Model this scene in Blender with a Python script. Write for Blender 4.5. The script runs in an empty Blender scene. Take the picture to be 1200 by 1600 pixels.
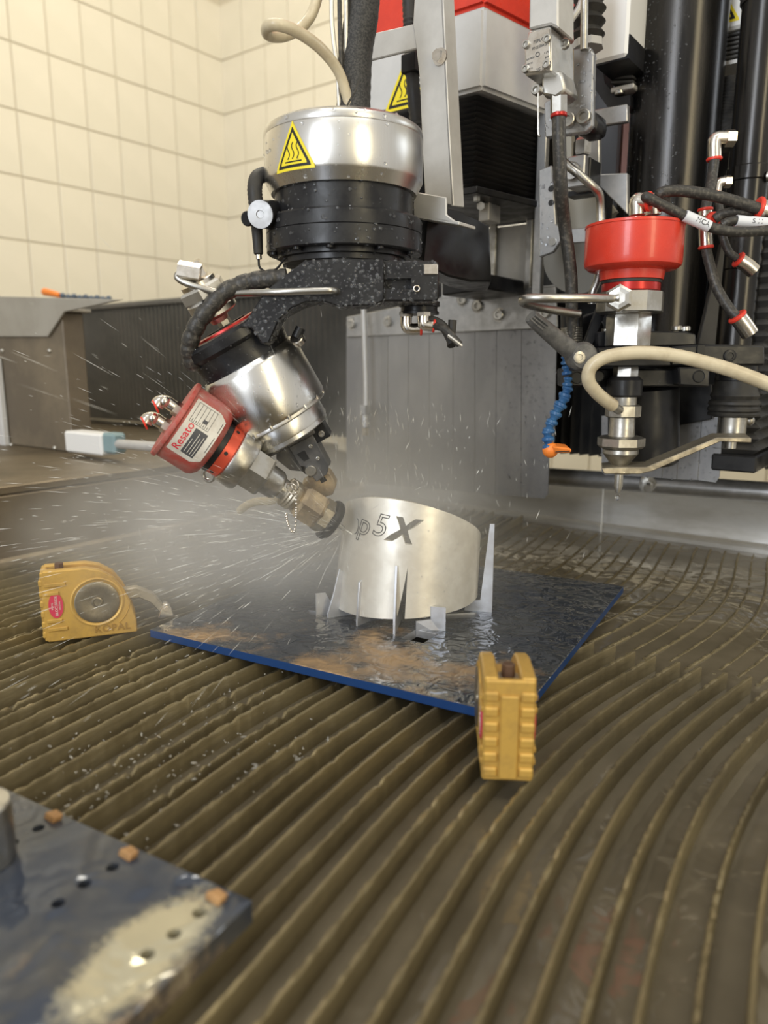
import bpy, bmesh, math, random
from mathutils import Vector, Matrix
random.seed(7)
SC = bpy.context.scene
COL = SC.collection
# ------------------------------------------------------------------ camera, world, lights, exposure
FPX = 1150.0                      # focal length in pixels of the 1200x1600 frame
TH = math.atan(230 / FPX)         # camera pitched down, horizon at row 570
CT, ST = math.cos(TH), math.sin(TH)
EYE = Vector((0, 0, .25))
cam_d = bpy.data.cameras.new('camera')
cam = bpy.data.objects.new('camera', cam_d)
COL.objects.link(cam)
cam.location = EYE
cam.rotation_euler = (math.pi / 2 - TH, 0, 0)
cam_d.sensor_fit = 'VERTICAL'
cam_d.sensor_height = 36
cam_d.lens = 36 * FPX / 1600
cam_d.clip_start = .01
cam_d.dof.use_dof = True
cam_d.dof.focus_distance = .68
cam_d.dof.aperture_fstop = 5.2
SC.camera = cam

W = bpy.data.worlds.new('world')
SC.world = W
W.use_nodes = True
W.node_tree.nodes['Background'].inputs[0].default_value = (1.0, .96, .88, 1)
W.node_tree.nodes['Background'].inputs[1].default_value = .55


def area(name, loc, target, size, power, colour):
    d = bpy.data.lights.new(name, 'AREA')
    d.shape = 'RECTANGLE'
    d.size, d.size_y = size
    d.energy = power
    d.color = colour
    o = bpy.data.objects.new(name, d)
    COL.objects.link(o)
    o.location = loc
    o.rotation_euler = (Vector(target) - Vector(loc)).to_track_quat('-Z', 'Y').to_euler()
    return o


area('ceiling_lamp', (-.1, 1.9, 2.6), (-.1, 1.9, 0), (1.8, .4), 30, (1, .92, .74))
area('ceiling_lamp', (.2, -.7, 2.6), (.1, .6, 0), (2.4, .5), 14, (1, .95, .84))
# a tall cool window and a warm lamp, both unseen, behind the photographer: their upright reflections run down the drums and tubes
area('window_light', (-1.7, -2.2, 1.2), (0, .8, .3), (.8, 2.6), 58, (.86, .92, 1))
area('window_light', (1.6, -2.2, 1.2), (0, .8, .3), (.55, 2.6), 34, (1, .86, .55))  # the warm lamp at right, not a window
area('window_light', (2.5, 1.5, .9), (.6, 1.2, 0), (1.3, 1.3), 26, (.80, .89, 1))

SC.view_settings.view_transform = 'Standard'
SC.view_settings.look = 'None'
SC.view_settings.exposure = .2
SC.view_settings.gamma = 1
SC.view_settings.use_curve_mapping = False
SC.cycles.max_bounces = 8
SC.cycles.volume_bounces = 1

# ------------------------------------------------------------------ measuring helpers
U = Vector((.6030, .7977, 0))     # machine axes: U runs along the slats to the back, V along the gantry
V = Vector((.7977, -.6030, 0))
Z = Vector((0, 0, 1))


def ray(px, py):
    a, b = (px - 600) / FPX, (800 - py) / FPX
    return Vector((a, CT + b * ST, -ST + b * CT))


def P(px, py, Y):
    d = ray(px, py)
    return EYE + d * (Y / d.y)


def G(px, py, z=0.):
    d = ray(px, py)
    return EYE + d * ((z - EYE.z) / d.z)


def PU(px, py, u):
    d = ray(px, py)
    return EYE + d * (u / d.dot(U))


def MF(u, v, z):
    return U * u + V * v + Z * z


def sc(p):                        # metres per pixel at a point
    q = p - EYE
    return (q.y * CT - q.z * ST) / FPX


# ------------------------------------------------------------------ geometry collector
def frame(axis, hint=None):
    a = Vector(axis).normalized()
    h = Vector(hint) if hint is not None else (Vector((0, 0, 1)) if abs(a.z) < .9 else Vector((0, -1, 0)))
    x = (h - a * h.dot(a)).normalized()
    return x, a.cross(x), a


def catmull(pts, n):
    pts = [Vector(p) for p in pts]
    if len(pts) < 3:
        return pts
    q = [pts[0] * 2 - pts[1]] + pts + [pts[-1] * 2 - pts[-2]]
    out = []
    for i in range(1, len(q) - 2):
        for k in range(n):
            t = k / n
            out.append(.5 * (2 * q[i] + (q[i + 1] - q[i - 1]) * t + (2 * q[i - 1] - 5 * q[i] + 4 * q[i + 1] - q[i + 2]) * t * t
                             + (3 * q[i] - q[i - 1] - 3 * q[i + 1] + q[i + 2]) * t ** 3))
    out.append(pts[-1])
    return out


class Geo:
    def __init__(s):
        s.v, s.f = [], []

    def add(s, vs, fs):
        n = len(s.v)
        s.v += [tuple(v) for v in vs]
        s.f += [tuple(i + n for i in f) for f in fs]
        return s

    def box(s, c, size, ex=(1, 0, 0), ey=(0, 1, 0), ez=(0, 0, 1)):
        c, ex, ey, ez = Vector(c), Vector(ex), Vector(ey), Vector(ez)
        a, b, d = size[0] / 2, size[1] / 2, size[2] / 2
        vs = [c + ex * (a * i) + ey * (b * j) + ez * (d * k) for k in (-1, 1) for j in (-1, 1) for i in (-1, 1)]
        return s.add(vs, [(0, 2, 3, 1), (4, 5, 7, 6), (0, 1, 5, 4), (2, 6, 7, 3), (0, 4, 6, 2), (1, 3, 7, 5)])

    def mbox(s, u0, u1, v0, v1, z0, z1):
        return s.box(MF((u0 + u1) / 2, (v0 + v1) / 2, (z0 + z1) / 2), (abs(v1 - v0), abs(u1 - u0), abs(z1 - z0)), V, U, Z)

    def lathe(s, prof, o, axis, n=32, hint=None, scale=1., phase=0.):
        o = Vector(o)
        x, y, a = frame(axis, hint)
        vs, fs = [], []
        for (r, t) in prof:
            for k in range(n):
                w = 2 * math.pi * (k + phase) / n
                vs.append(o + a * (t * scale) + (x * math.cos(w) + y * math.sin(w)) * (r * scale))
        m = len(prof)
        for i in range(m - 1):
            for k in range(n):
                k2 = (k + 1) % n
                fs.append((i * n + k, i * n + k2, (i + 1) * n + k2, (i + 1) * n + k))
        fs.append(tuple(reversed(range(n))))
        fs.append(tuple(range((m - 1) * n, m * n)))
        return s.add(vs, fs)

    def cyl(s, p0, p1, r0, r1=None, n=20, bev=0., phase=0., hint=None):
        p0, p1 = Vector(p0), Vector(p1)
        r1 = r0 if r1 is None else r1
        L = (p1 - p0).length
        if bev:
            pr = [(r0 - bev, 0), (r0, bev), (r1, L - bev), (r1 - bev, L)]
        else:
            pr = [(r0, 0), (r1, L)]
        return s.lathe(pr, p0, p1 - p0, n, hint, phase=phase)

    def tube(s, pts, r, n=12, sm=6, rf=None):
        pts = catmull(pts, sm)
        m = len(pts)
        t = [(pts[min(i + 1, m - 1)] - pts[max(i - 1, 0)]).normalized() for i in range(m)]
        x, y, a = frame(t[0])
        vs, fs = [], []
        for i in range(m):
            x = (x - t[i] * x.dot(t[i])).normalized()
            y = t[i].cross(x)
            rr = r if rf is None else r * rf(i / (m - 1), i)
            for k in range(n):
                w = 2 * math.pi * k / n
                vs.append(pts[i] + (x * math.cos(w) + y * math.sin(w)) * rr)
        for i in range(m - 1):
            for k in range(n):
                k2 = (k + 1) % n
                fs.append((i * n + k, i * n + k2, (i + 1) * n + k2, (i + 1) * n + k))
        fs.append(tuple(reversed(range(n))))
        fs.append(tuple(range((m - 1) * n, m * n)))
        return s.add(vs, fs)

    def prism(s, pts, d):
        pts = [Vector(p) for p in pts]
        d = Vector(d)
        n = len(pts)
        return s.add(pts + [p + d for p in pts], [tuple(range(n)), tuple(reversed(range(n, 2 * n)))]
                     + [(i, i + n, (i + 1) % n + n, (i + 1) % n) for i in range(n)])

    def upoly(s, pix, u, d):      # outline measured on the machine plane u, extruded d metres to the back
        return s.prism([PU(x, y, u) for x, y in pix], U * d)

    def ypoly(s, pix, Y, d):
        return s.prism([P(x, y, Y) for x, y in pix], Vector((0, d, 0)))

    def fbox(s, x0, y0, x1, y1, u, d):   # a machine-aligned box by its front face
        xm, ym = (x0 + x1) / 2, (y0 + y1) / 2
        v0, v1 = PU(x0, ym, u).dot(V), PU(x1, ym, u).dot(V)
        z1, z0 = PU(xm, y0, u).z, PU(xm, y1, u).z
        return s.mbox(u, u + d, v0, v1, z0, z1)

    def ball(s, c, r, n=12, m=8, axis=(0, 0, 1), flat=1.):
        pr = [(max(r * math.sin(math.pi * i / m), r * .02), -r * flat * math.cos(math.pi * i / m)) for i in range(m + 1)]
        return s.lathe(pr, c, axis, n)

    def ring(s, c, axis, R, r, n=28, k=10):
        x, y, a = frame(axis)
        vs, fs = [], []
        for i in range(n):
            w = 2 * math.pi * i / n
            d = x * math.cos(w) + y * math.sin(w)
            for j in range(k):
                q = 2 * math.pi * j / k
                vs.append(Vector(c) + d * (R + r * math.cos(q)) + a * (r * math.sin(q)))
        for i in range(n):
            for j in range(k):
                i2, j2 = (i + 1) % n, (j + 1) % k
                fs.append((i * k + j, i2 * k + j, i2 * k + j2, i * k + j2))
        return s.add(vs, fs)

    def socket(s, c, axis, r, h):  # a socket-head screw: head with a hex recess
        pr = [(r, 0), (r, h * .85), (r * .88, h), (r * .55, h), (r * .5, h * .5), (r * .02, h * .45)]
        return s.lathe(pr, c, axis, 14)


WM = {}


def mesh_of(name, geo, mat, bev=0., smooth=35, seg=1):
    me = bpy.data.meshes.new(name)
    me.from_pydata(geo.v, [], geo.f)
    bm = bmesh.new()
    bm.from_mesh(me)
    bmesh.ops.recalc_face_normals(bm, faces=bm.faces)
    if bev:
        es = [e for e in bm.edges if len(e.link_faces) == 2 and e.calc_face_angle(0) > .6]
        bmesh.ops.bevel(bm, geom=es, offset=bev, segments=seg, affect='EDGES', clamp_overlap=True)
    bm.to_mesh(me)
    bm.free()
    if smooth:
        me.shade_smooth()
        me.set_sharp_from_angle(angle=math.radians(smooth))
    if mat:
        me.materials.append(mat)
    return me


def obj(name, geo, mat, parent=None, bev=0., smooth=35, world=True, kind=None, label=None, seg=1):
    me = geo if isinstance(geo, bpy.types.Mesh) else mesh_of(name, geo, mat, bev, smooth, seg)
    o = bpy.data.objects.new(name, me)
    COL.objects.link(o)
    if isinstance(geo, bpy.types.Mesh) and mat and not me.materials:
        me.materials.append(mat)
    if parent is not None:
        o.parent = parent
        m = WM[parent.name]
        if world:
            me.transform(m.inverted())
        WM[o.name] = m
    else:
        WM[o.name] = Matrix.Identity(4)
    if kind:
        o['kind'] = kind
    if label:
        o['label'] = label
    return o


def thing(name, label, cat, loc=(0, 0, 0), group=None, mat=None):
    o = bpy.data.objects.new(name, None)
    o.empty_display_size = .02
    COL.objects.link(o)
    m = mat if mat is not None else Matrix.Translation(Vector(loc))
    o.matrix_world = m
    WM[o.name] = m
    o['label'], o['category'] = label, cat
    if group:
        o['group'] = group
    return o


def tag(o, label, cat, group=None, kind=None):
    o['label'], o['category'] = label, cat
    if group:
        o['group'] = group
    if kind:
        o['kind'] = kind
    return o


def struct(name, geo, mat, parent=None, bev=0., smooth=35):
    o = obj(name, geo, mat, parent, bev, smooth)
    if parent is None:
        o['kind'] = 'structure'
    return o


def text_mesh(s, size, extrude=.0002, bevel=0., outline=False, shear=0., spacing=1., bold=0.):
    cu = bpy.data.curves.new('lettering', 'FONT')
    cu.body = s
    cu.size = size
    cu.shear = shear
    cu.space_character = spacing
    cu.align_x, cu.align_y = 'CENTER', 'CENTER'
    cu.resolution_u = 4
    if outline:
        cu.fill_mode = 'NONE'
        cu.bevel_depth = bevel
        cu.bevel_resolution = 1
    else:
        cu.extrude = extrude
        cu.offset = bold
    o = bpy.data.objects.new('lettering', cu)
    COL.objects.link(o)
    bpy.context.view_layer.update()
    me = bpy.data.meshes.new_from_object(o.evaluated_get(bpy.context.evaluated_depsgraph_get()))
    bpy.data.objects.remove(o)
    me.name = 'lettering'
    return me


def map_mesh(me, fn):
    for v in me.vertices:
        v.co = fn(v.co)
    me.update()
    return me


def cylmap(o, axis, R, phi0, hint):
    """flat (s, t, h) -> cylinder around o/axis; s runs along the circumference to the right seen from outside, t along the axis"""
    x, y, a = frame(axis, hint)
    o = Vector(o)

    def fn(c):
        w = phi0 + c[0] / R
        return o + a * c[1] + (x * math.cos(w) + y * math.sin(w)) * (R + c[2])
    return fn


def patch(rows, n, fn, h):        # a printed film: rows of (t, s_left, s_right), curved by fn, h above the surface
    g = Geo()
    vs, fs = [], []
    for (t, a, b) in rows:
        for k in range(n + 1):
            vs.append(fn((a + (b - a) * k / n, t, h)))
    for i in range(len(rows) - 1):
        for k in range(n):
            q = i * (n + 1) + k
            fs.append((q, q + 1, q + n + 2, q + n + 1))
    return g.add(vs, fs)


def strip(path, w, fn, h):        # a printed line of width w along a flat path
    vs, fs = [], []
    m = len(path)
    for i in range(m):
        p, q = Vector(path[max(i - 1, 0)]), Vector(path[min(i + 1, m - 1)])
        d = (q - p).normalized()
        nrm = Vector((-d.y, d.x))
        c = Vector(path[i])
        for sgn in (-1, 1):
            e = c + nrm * (sgn * w / 2)
            vs.append(fn((e.x, e.y, h)))
    for i in range(m - 1):
        fs.append((2 * i, 2 * i + 1, 2 * i + 3, 2 * i + 2))
    return Geo().add(vs, fs)


# ------------------------------------------------------------------ materials
def M(name, col, metal=0., rough=.5, col2=None, ns=30., lo=.4, hi=.6, bump=0., bs=200., rough2=None, stretch=None, spec=.5, detail=6, trans=0., ior=1.45, coat=0., emit=0., bd=.002):
    m = bpy.data.materials.new(name)
    m.use_nodes = True
    nt = m.node_tree
    b = nt.nodes['Principled BSDF']
    b.inputs['Base Color'].default_value = (*col, 1)
    b.inputs['Metallic'].default_value = metal
    b.inputs['Roughness'].default_value = rough
    b.inputs['Specular IOR Level'].default_value = spec
    b.inputs['Transmission Weight'].default_value = trans
    b.inputs['IOR'].default_value = ior
    b.inputs['Coat Weight'].default_value = coat
    tc = nt.nodes.new('ShaderNodeTexCoord')
    src = tc.outputs['Object']
    if stretch:
        mp = nt.nodes.new('ShaderNodeMapping')
        mp.inputs['Scale'].default_value = stretch
        nt.links.new(src, mp.inputs[0])
        src = mp.outputs[0]
    if col2 is not None or rough2 is not None:
        n = nt.nodes.new('ShaderNodeTexNoise')
        n.inputs['Scale'].default_value = ns
        n.inputs['Detail'].default_value = detail
        n.inputs['Roughness'].default_value = .62
        nt.links.new(src, n.inputs['Vector'])
        r = nt.nodes.new('ShaderNodeMapRange')
        r.inputs[1].default_value, r.inputs[2].default_value = lo, hi
        nt.links.new(n.outputs[0], r.inputs[0])
        if col2 is not None:
            mx = nt.nodes.new('ShaderNodeMix')
            mx.data_type = 'RGBA'
            mx.inputs[6].default_value = (*col, 1)
            mx.inputs[7].default_value = (*col2, 1)
            nt.links.new(r.outputs[0], mx.inputs[0])
            nt.links.new(mx.outputs[2], b.inputs['Base Color'])
        if rough2 is not None:
            r2 = nt.nodes.new('ShaderNodeMapRange')
            r2.inputs[3].default_value, r2.inputs[4].default_value = rough, rough2
            nt.links.new(r.outputs[0], r2.inputs[0])
            nt.links.new(r2.outputs[0], b.inputs['Roughness'])
    if bump:
        n = nt.nodes.new('ShaderNodeTexNoise')
        n.inputs['Scale'].default_value = bs
        n.inputs['Detail'].default_value = 4
        nt.links.new(src, n.inputs['Vector'])
        bp = nt.nodes.new('ShaderNodeBump')
        bp.inputs['Strength'].default_value = bump
        bp.inputs['Distance'].default_value = bd
        nt.links.new(n.outputs[0], bp.inputs['Height'])
        nt.links.new(bp.outputs[0], b.inputs['Normal'])
    return m


TILE = M('glazed_tile', (.78, .725, .60), rough=.22, col2=(.74, .69, .565), ns=3, bump=.08, bs=30)
GROUT = M('grout', (.60, .54, .42), rough=.9)
FLOORM = M('concrete', (.30, .28, .24), rough=.7, col2=(.22, .2, .17), ns=6)
SILVER = M('machined_aluminium', (.78, .77, .75), 1, .24, col2=(.62, .61, .58), ns=25, rough2=.34, stretch=(1, 1, .05), bump=.05, bs=60)
ALU = M('brushed_aluminium', (.70, .69, .66), 1, .34, col2=(.55, .53, .49), ns=40, rough2=.5)
STEEL = M('wet_steel', (.56, .55, .52), 1, .28, col2=(.40, .38, .34), ns=60, rough2=.42)
NICKEL = M('nickel_fitting', (.74, .70, .64), 1, .25, col2=(.60, .55, .48), ns=70)
DIRTY = M('stained_steel', (.50, .45, .36), .9, .4, col2=(.34, .30, .23), ns=70, rough2=.6)
BRASSY = M('rusty_bronze_steel', (.50, .40, .26), .7, .42, col2=(.30, .24, .17), ns=60)
BLACK = M('anodised_black', (.010, .010, .012), 0, .28, spec=.42, col2=(.018, .018, .019), ns=50, rough2=.42, bump=.1, bs=400, bd=.0006)
BLACKG = M('polished_black_tube', (.035, .034, .034), .85, .2, col2=(.05, .047, .044), ns=60, rough2=.3, stretch=(1, 1, .1))
RUBBER = M('black_rubber', (.022, .021, .02), 0, .5, col2=(.04, .037, .032), ns=80, rough2=.65, bump=.15, bs=500, bd=.0006)
HOSE = M('dusty_black_hose', (.035, .033, .03), 0, .45, col2=(.11, .10, .085), ns=300, lo=.5, hi=.68, bump=.2, bs=900, bd=.0005)
BELLOW = M('bellows_fabric', (.05, .05, .052), 0, .34, col2=(.075, .073, .07), ns=30, rough2=.55)
DBELLOW = M('dusty_bellows', (.12, .115, .10), 0, .55, col2=(.16, .15, .13), ns=8)
RED = M('red_enamel', (.70, .055, .030), 0, .25, col2=(.64, .048, .027), ns=50, rough2=.33, coat=.2)
REDA = M('red_anodised', (.50, .028, .022), .4, .3, col2=(.42, .025, .02), ns=60)
REDW = M('worn_red_enamel', (.42, .075, .06), 0, .42, col2=(.42, .21, .18), ns=90, rough2=.62, lo=.42, hi=.72)
REDP = M('red_plastic', (.72, .05, .03), 0, .35)
SHELL = M('grey_powder_coat', (.60, .60, .60), 0, .45, col2=(.55, .55, .55), ns=20, bump=.1, bs=700, bd=.0004)
WHITE = M('white_powder_coat', (.80, .80, .79), 0, .42, bump=.1, bs=700, bd=.0004)
SHEET = M('silver_painted_sheet', (.56, .55, .53), .25, .42, col2=(.50, .49, .47), ns=30, bump=.1, bs=600, bd=.0004)
SPLASH = M('wet_stainless_guard', (.34, .34, .345), .75, .32, col2=(.26, .26, .268), ns=14, rough2=.46, stretch=(1, 1, .35), bump=.12, bs=50)
PLATE = M('zinc_bracket', (.47, .47, .47), .85, .36, col2=(.38, .38, .38), ns=50, rough2=.5)
YELLOW = M('yellow_vinyl', (.86, .70, .03), 0, .4)
INK = M('black_ink', (.012, .012, .012), 0, .5)
CREAM = M('cream_plastic_tube', (.62, .54, .38), 0, .38, col2=(.52, .44, .30), ns=60, coat=.2)
BLUE = M('blue_plastic', (.025, .10, .26), 0, .35, col2=(.04, .13, .28), ns=80)
ORANGE = M('orange_plastic', (.90, .25, .04), 0, .4)
PAPER = M('label_film', (.66, .63, .56), 0, .4, col2=(.56, .52, .45), ns=60)
DGREY = M('dark_print', (.07, .07, .075), 0, .5)
PRED = M('red_print', (.62, .03, .05), 0, .5)
GOLD = M('gold_paint', (.58, .36, .085), .3, .42, col2=(.42, .26, .07), ns=60, rough2=.55, lo=.45, hi=.7, bump=.12, bs=250, bd=.0006)
TAG = M('white_sleeve', (.72, .74, .78), 0, .4)
SLAT = M('corroded_slat_steel', (.24, .195, .105), .5, .38, col2=(.12, .097, .055), ns=35, rough2=.6, stretch=(.35, .35, 1.6), lo=.35, hi=.7, bump=.3, bs=160, bd=.001)
TANKM = M('stained_tank_steel', (.21, .165, .105), .45, .42, col2=(.13, .105, .07), ns=7, rough2=.6, lo=.35, hi=.65)
TANKB = M('tank_back_steel', (.52, .515, .50), .45, .36, col2=(.40, .385, .36), ns=9, rough2=.5, stretch=(1, 1, 3))
HOUSE = M('grimy_housing', (.19, .155, .11), .1, .45, col2=(.14, .115, .085), ns=9, rough2=.6)
HOUSEL = M('grey_lid_sheet', (.36, .34, .30), .1, .45, col2=(.31, .29, .25), ns=9)
PINK = M('salmon_panel', (.56, .30, .25), 0, .6)
RING = M('bright_cut_aluminium', (.84, .81, .73), .6, .36, col2=(.70, .66, .58), ns=30, rough2=.45, bump=.07, bs=120)
FIN = M('fixture_sheet', (.62, .64, .68), .7, .35, col2=(.5, .5, .52), ns=40)
DROP = M('water_drop', (.94, .96, 1), 0, .02, trans=.955, ior=1.33)
KERF = M('cut_groove', (.05, .048, .045), .3, .6)


def water_material():
    m = M('murky_tank_water', (.155, .13, .088), 0, .05, col2=(.115, .096, .064), ns=9, spec=.6)
    nt = m.node_tree
    b = nt.nodes['Principled BSDF']
    tc = nt.nodes.new('ShaderNodeTexCoord')
    n1 = nt.nodes.new('ShaderNodeTexNoise')
    n1.inputs['Scale'].default_value = 15
    n1.inputs['Detail'].default_value = 3
    n1.inputs['Distortion'].default_value = .6
    nt.links.new(tc.outputs['Object'], n1.inputs['Vector'])
    bp = nt.nodes.new('ShaderNodeBump')
    bp.inputs['Strength'].default_value = .4
    bp.inputs['Distance'].default_value = .006
    nt.links.new(n1.outputs[0], bp.inputs['Height'])
    nt.links.new(bp.outputs[0], b.inputs['Normal'])
    return m


WATER = water_material()


def plate_material(name, col, col2, sand, ripple):
    """blue-black film, patches of sandy sludge, the wet rest reflecting with ripples"""
    m = M(name, col, .35, .14, col2=col2, ns=14, spec=.7)
    nt = m.node_tree
    b = nt.nodes['Principled BSDF']
    tc = nt.nodes.new('ShaderNodeTexCoord')
    base = b.inputs['Base Color'].links[0].from_socket
    n = nt.nodes.new('ShaderNodeTexNoise')
    n.inputs['Scale'].default_value = 5
    n.inputs['Detail'].default_value = 8
    n.inputs['Roughness'].default_value = .68
    nt.links.new(tc.outputs['Object'], n.inputs['Vector'])
    # sludge gathers along the near edge (local y negative)
    sx = nt.nodes.new('ShaderNodeSeparateXYZ')
    nt.links.new(tc.outputs['Object'], sx.inputs[0])
    mr = nt.nodes.new('ShaderNodeMapRange')
    mr.inputs[1].default_value, mr.inputs[2].default_value = sand[0], sand[1]
    mr.inputs[3].default_value, mr.inputs[4].default_value = sand[2], sand[3]
    nt.links.new(sx.outputs[1], mr.inputs[0])
    ad = nt.nodes.new('ShaderNodeMath')
    nt.links.new(n.outputs[0], ad.inputs[0])
    nt.links.new(mr.outputs[0], ad.inputs[1])
    rr = nt.nodes.new('ShaderNodeMapRange')
    rr.inputs[1].default_value, rr.inputs[2].default_value = .56, .66
    nt.links.new(ad.outputs[0], rr.inputs[0])
    mx = nt.nodes.new('ShaderNodeMix')
    mx.data_type = 'RGBA'
    nt.links.new(rr.outputs[0], mx.inputs[0])
    nt.links.new(base, mx.inputs[6])
    mx.inputs[7].default_value = (.36, .24, .13, 1)
    nt.links.new(mx.outputs[2], b.inputs['Base Color'])
    r2 = nt.nodes.new('ShaderNodeMapRange')
    r2.inputs[3].default_value, r2.inputs[4].default_value = .1, .55
    nt.links.new(rr.outputs[0], r2.inputs[0])
    nt.links.new(r2.outputs[0], b.inputs['Roughness'])
    w = nt.nodes.new('ShaderNodeTexNoise')
    w.inputs['Scale'].default_value = ripple
    w.inputs['Detail'].default_value = 2
    w.inputs['Distortion'].default_value = .8
    nt.links.new(tc.outputs['Object'], w.inputs['Vector'])
    bp = nt.nodes.new('ShaderNodeBump')
    bp.inputs['Strength'].default_value = .7
    bp.inputs['Distance'].default_value = .006
    nt.links.new(w.outputs[0], bp.inputs['Height'])
    nt.links.new(bp.outputs[0], b.inputs['Normal'])
    return m


PLATEB = plate_material('wet_blue_plate', (.045, .052, .066), (.075, .08, .085), (-.17, -.02, .10, -.10), 60)
PLATEN = plate_material('wet_slate_plate', (.05, .062, .09), (.10, .10, .10), (-.2, .2, .02, -.05), 25)
BLUEDGE = M('blue_plate_edge', (.012, .05, .17), .1, .35)


def droplets(name, o, n, r0, r1, parent=None, view=True, zmax=None, box=None):
    """standing water drops: little domes scattered over the faces of o that the room side can see; one countless part"""
    me = o.data
    mw = WM[o.name]
    tris = []
    me.calc_loop_triangles()
    for t in me.loop_triangles:
        a, b, c = (mw @ me.vertices[i].co for i in t.vertices)
        nr = (b - a).cross(c - a)
        ar = nr.length / 2
        if ar < 1e-9:
            continue
        nr.normalize()
        cen = (a + b + c) / 3
        if view and nr.dot(EYE - cen) < 0:
            continue
        tris.append((ar, a, b, c, nr))
    tot = sum(t[0] for t in tris)
    g = Geo()
    rnd = random.Random(len(o.name) + n)
    ws = [t[0] / tot for t in tris]
    for t in rnd.choices(tris, ws, k=n):
        p, q = rnd.random(), rnd.random()
        if p + q > 1:
            p, q = 1 - p, 1 - q
        c = t[1] + (t[2] - t[1]) * p + (t[3] - t[1]) * q
        if box and not box(c):
            continue
        r = r0 + (r1 - r0) * rnd.random() ** 2.5
        g.lathe([(r, -r * .05), (r * .86, r * .32), (r * .45, r * .55), (r * .03, r * .6)], c, t[4], 7)
    return obj(name, g, DROP, parent if parent is not None else o, smooth=180, kind='stuff')


# ================================================================== the room
VL, UB = -2.67, 2.37
struct('floor', Geo().mbox(-1.2, 2.5, -2.8, 2.2, -.95, -.9), FLOORM)
wl = struct('wall_left', Geo().mbox(-.6, UB + .2, VL - .12, VL, -.9, 2.6), GROUT)
wb = struct('wall_back', Geo().mbox(UB, UB + .12, VL, 1.6, -.9, 2.6), GROUT)
TW, THT, GAP = .134, .214, .0045
tl = mesh_of('tile', Geo().box((0, 0, 0), (.008, TW - GAP, THT - GAP), V, U, Z), TILE, bev=.0015)
tb = mesh_of('tile', Geo().box((0, 0, 0), (TW - GAP, .008, THT - GAP), V, U, Z), TILE, bev=.0015)


def tiles(wall, me, f, i0, i1, j0, j1):
    for i in range(i0, i1):
        for j in range(j0, j1):
            o = bpy.data.objects.new('tile', me)
            COL.objects.link(o)
            o.location = f(i, j)
            o.parent = wall


tiles(wl, tl, lambda i, j: MF(UB - TW * (i + .5), VL + .002, .037 + THT * (j + .5)), 0, 12, 0, 8)
tiles(wb, tb, lambda i, j: MF(UB - .002, VL + TW * (i + .5), .037 + THT * (j + .5)), 0, 22, 0, 8)
tiles(wb, tb, lambda i, j: MF(UB - .002, VL + TW * (i + .5), .037 + THT * (j + .5)), 2, 22, -2, 0)

# ================================================================== tank, slats, water
TL, TB = -.945, 1.17
tank = thing('cutting_tank', 'brown stained steel water tank holding the curved slats', 'tank', MF(.5, -.3, -.9))
obj('side_wall', Geo().mbox(-.6, TB, TL - .012, TL, -.9, .086), TANKM, tank, bev=.002)
obj('rim_shelf', Geo().mbox(-.6, TB + .1, TL - 1.15, TL - .0005, .0865, .098), TANKM, tank, bev=.002)
pr = [(TB, -.9), (TB, -.03), (TB + .012, .02), (TB + .036, .052), (TB + .036, .066), (TB + .05, .066), (TB + .05, -.9)]
obj('back_wall', Geo().prism([MF(a, TL, z) for a, z in pr], V * 1.75), TANKB, tank)
obj('wall_crust', Geo().mbox(-.6, TB, TL + .0005, TL + .012, -.05, .006), M('lime_crust', (.30, .24, .15), 0, .7, col2=(.2, .16, .1), ns=20), tank, bev=.003)
obj('back_ledge', Geo().mbox(TB - .03, TB - .0005, TL + .02, .8, -.05, -.006), TANKB, tank, bev=.003)

WZ = -.0150
wg = Geo()
wg.mbox(-.6, TB - .03, TL + .013, .8, -.30, WZ)
water = obj('tank_water', wg, WATER)
tag(water, 'murky brown water standing between the curved slats of the tank', 'water', kind='stuff')

bed = thing('slat_bed', 'grate of wavy corroded steel slats standing in brown water', 'grate', MF(.5, -.3, -.3))


def slat_mesh(u0, u1, n, top, rough, seed):
    rnd = random.Random(seed)
    vs, fs = [], []
    T = .0031
    dip = 0
    for i in range(n + 1):
        u = u0 + (u1 - u0) * i / n
        w = 2 * math.pi * (u - .43) / .8
        v = -.022 * math.cos(w)
        if dip > 0:
            dip -= 1
        elif rnd.random() < .02 * rough:
            dip, dd = rnd.randint(1, 3), rnd.uniform(.001, .0035) * min(rough, 1.5)
        z = top - (dd if dip > 0 else 0) + rnd.uniform(-.0006, .0006) * rough - .0009 * rough * abs(math.sin(u * 7 + seed) * math.sin(u * 17 + 2 * seed))
        jit = rnd.uniform(-.0004, .0004) * rough
        for (dv, zz) in ((-T / 2, -.11), (T / 2, -.11), (T / 2, z - .0012), (T * .28 + jit, z), (-T * .28 + jit, z + rnd.uniform(-.0005, .0005) * rough), (-T / 2, z - .0012)):
            vs.append(MF(u, v + dv, zz))
    for i in range(n):
        for k in range(6):
            k2 = (k + 1) % 6
            fs.append((i * 6 + k, i * 6 + k2, (i + 1) * 6 + k2, (i + 1) * 6 + k))
    fs.append(tuple(range(5, -1, -1)))
    fs.append(tuple(range(n * 6, n * 6 + 6)))
    return mesh_of('slat', Geo().add(vs, fs), SLAT, smooth=50)


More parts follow.
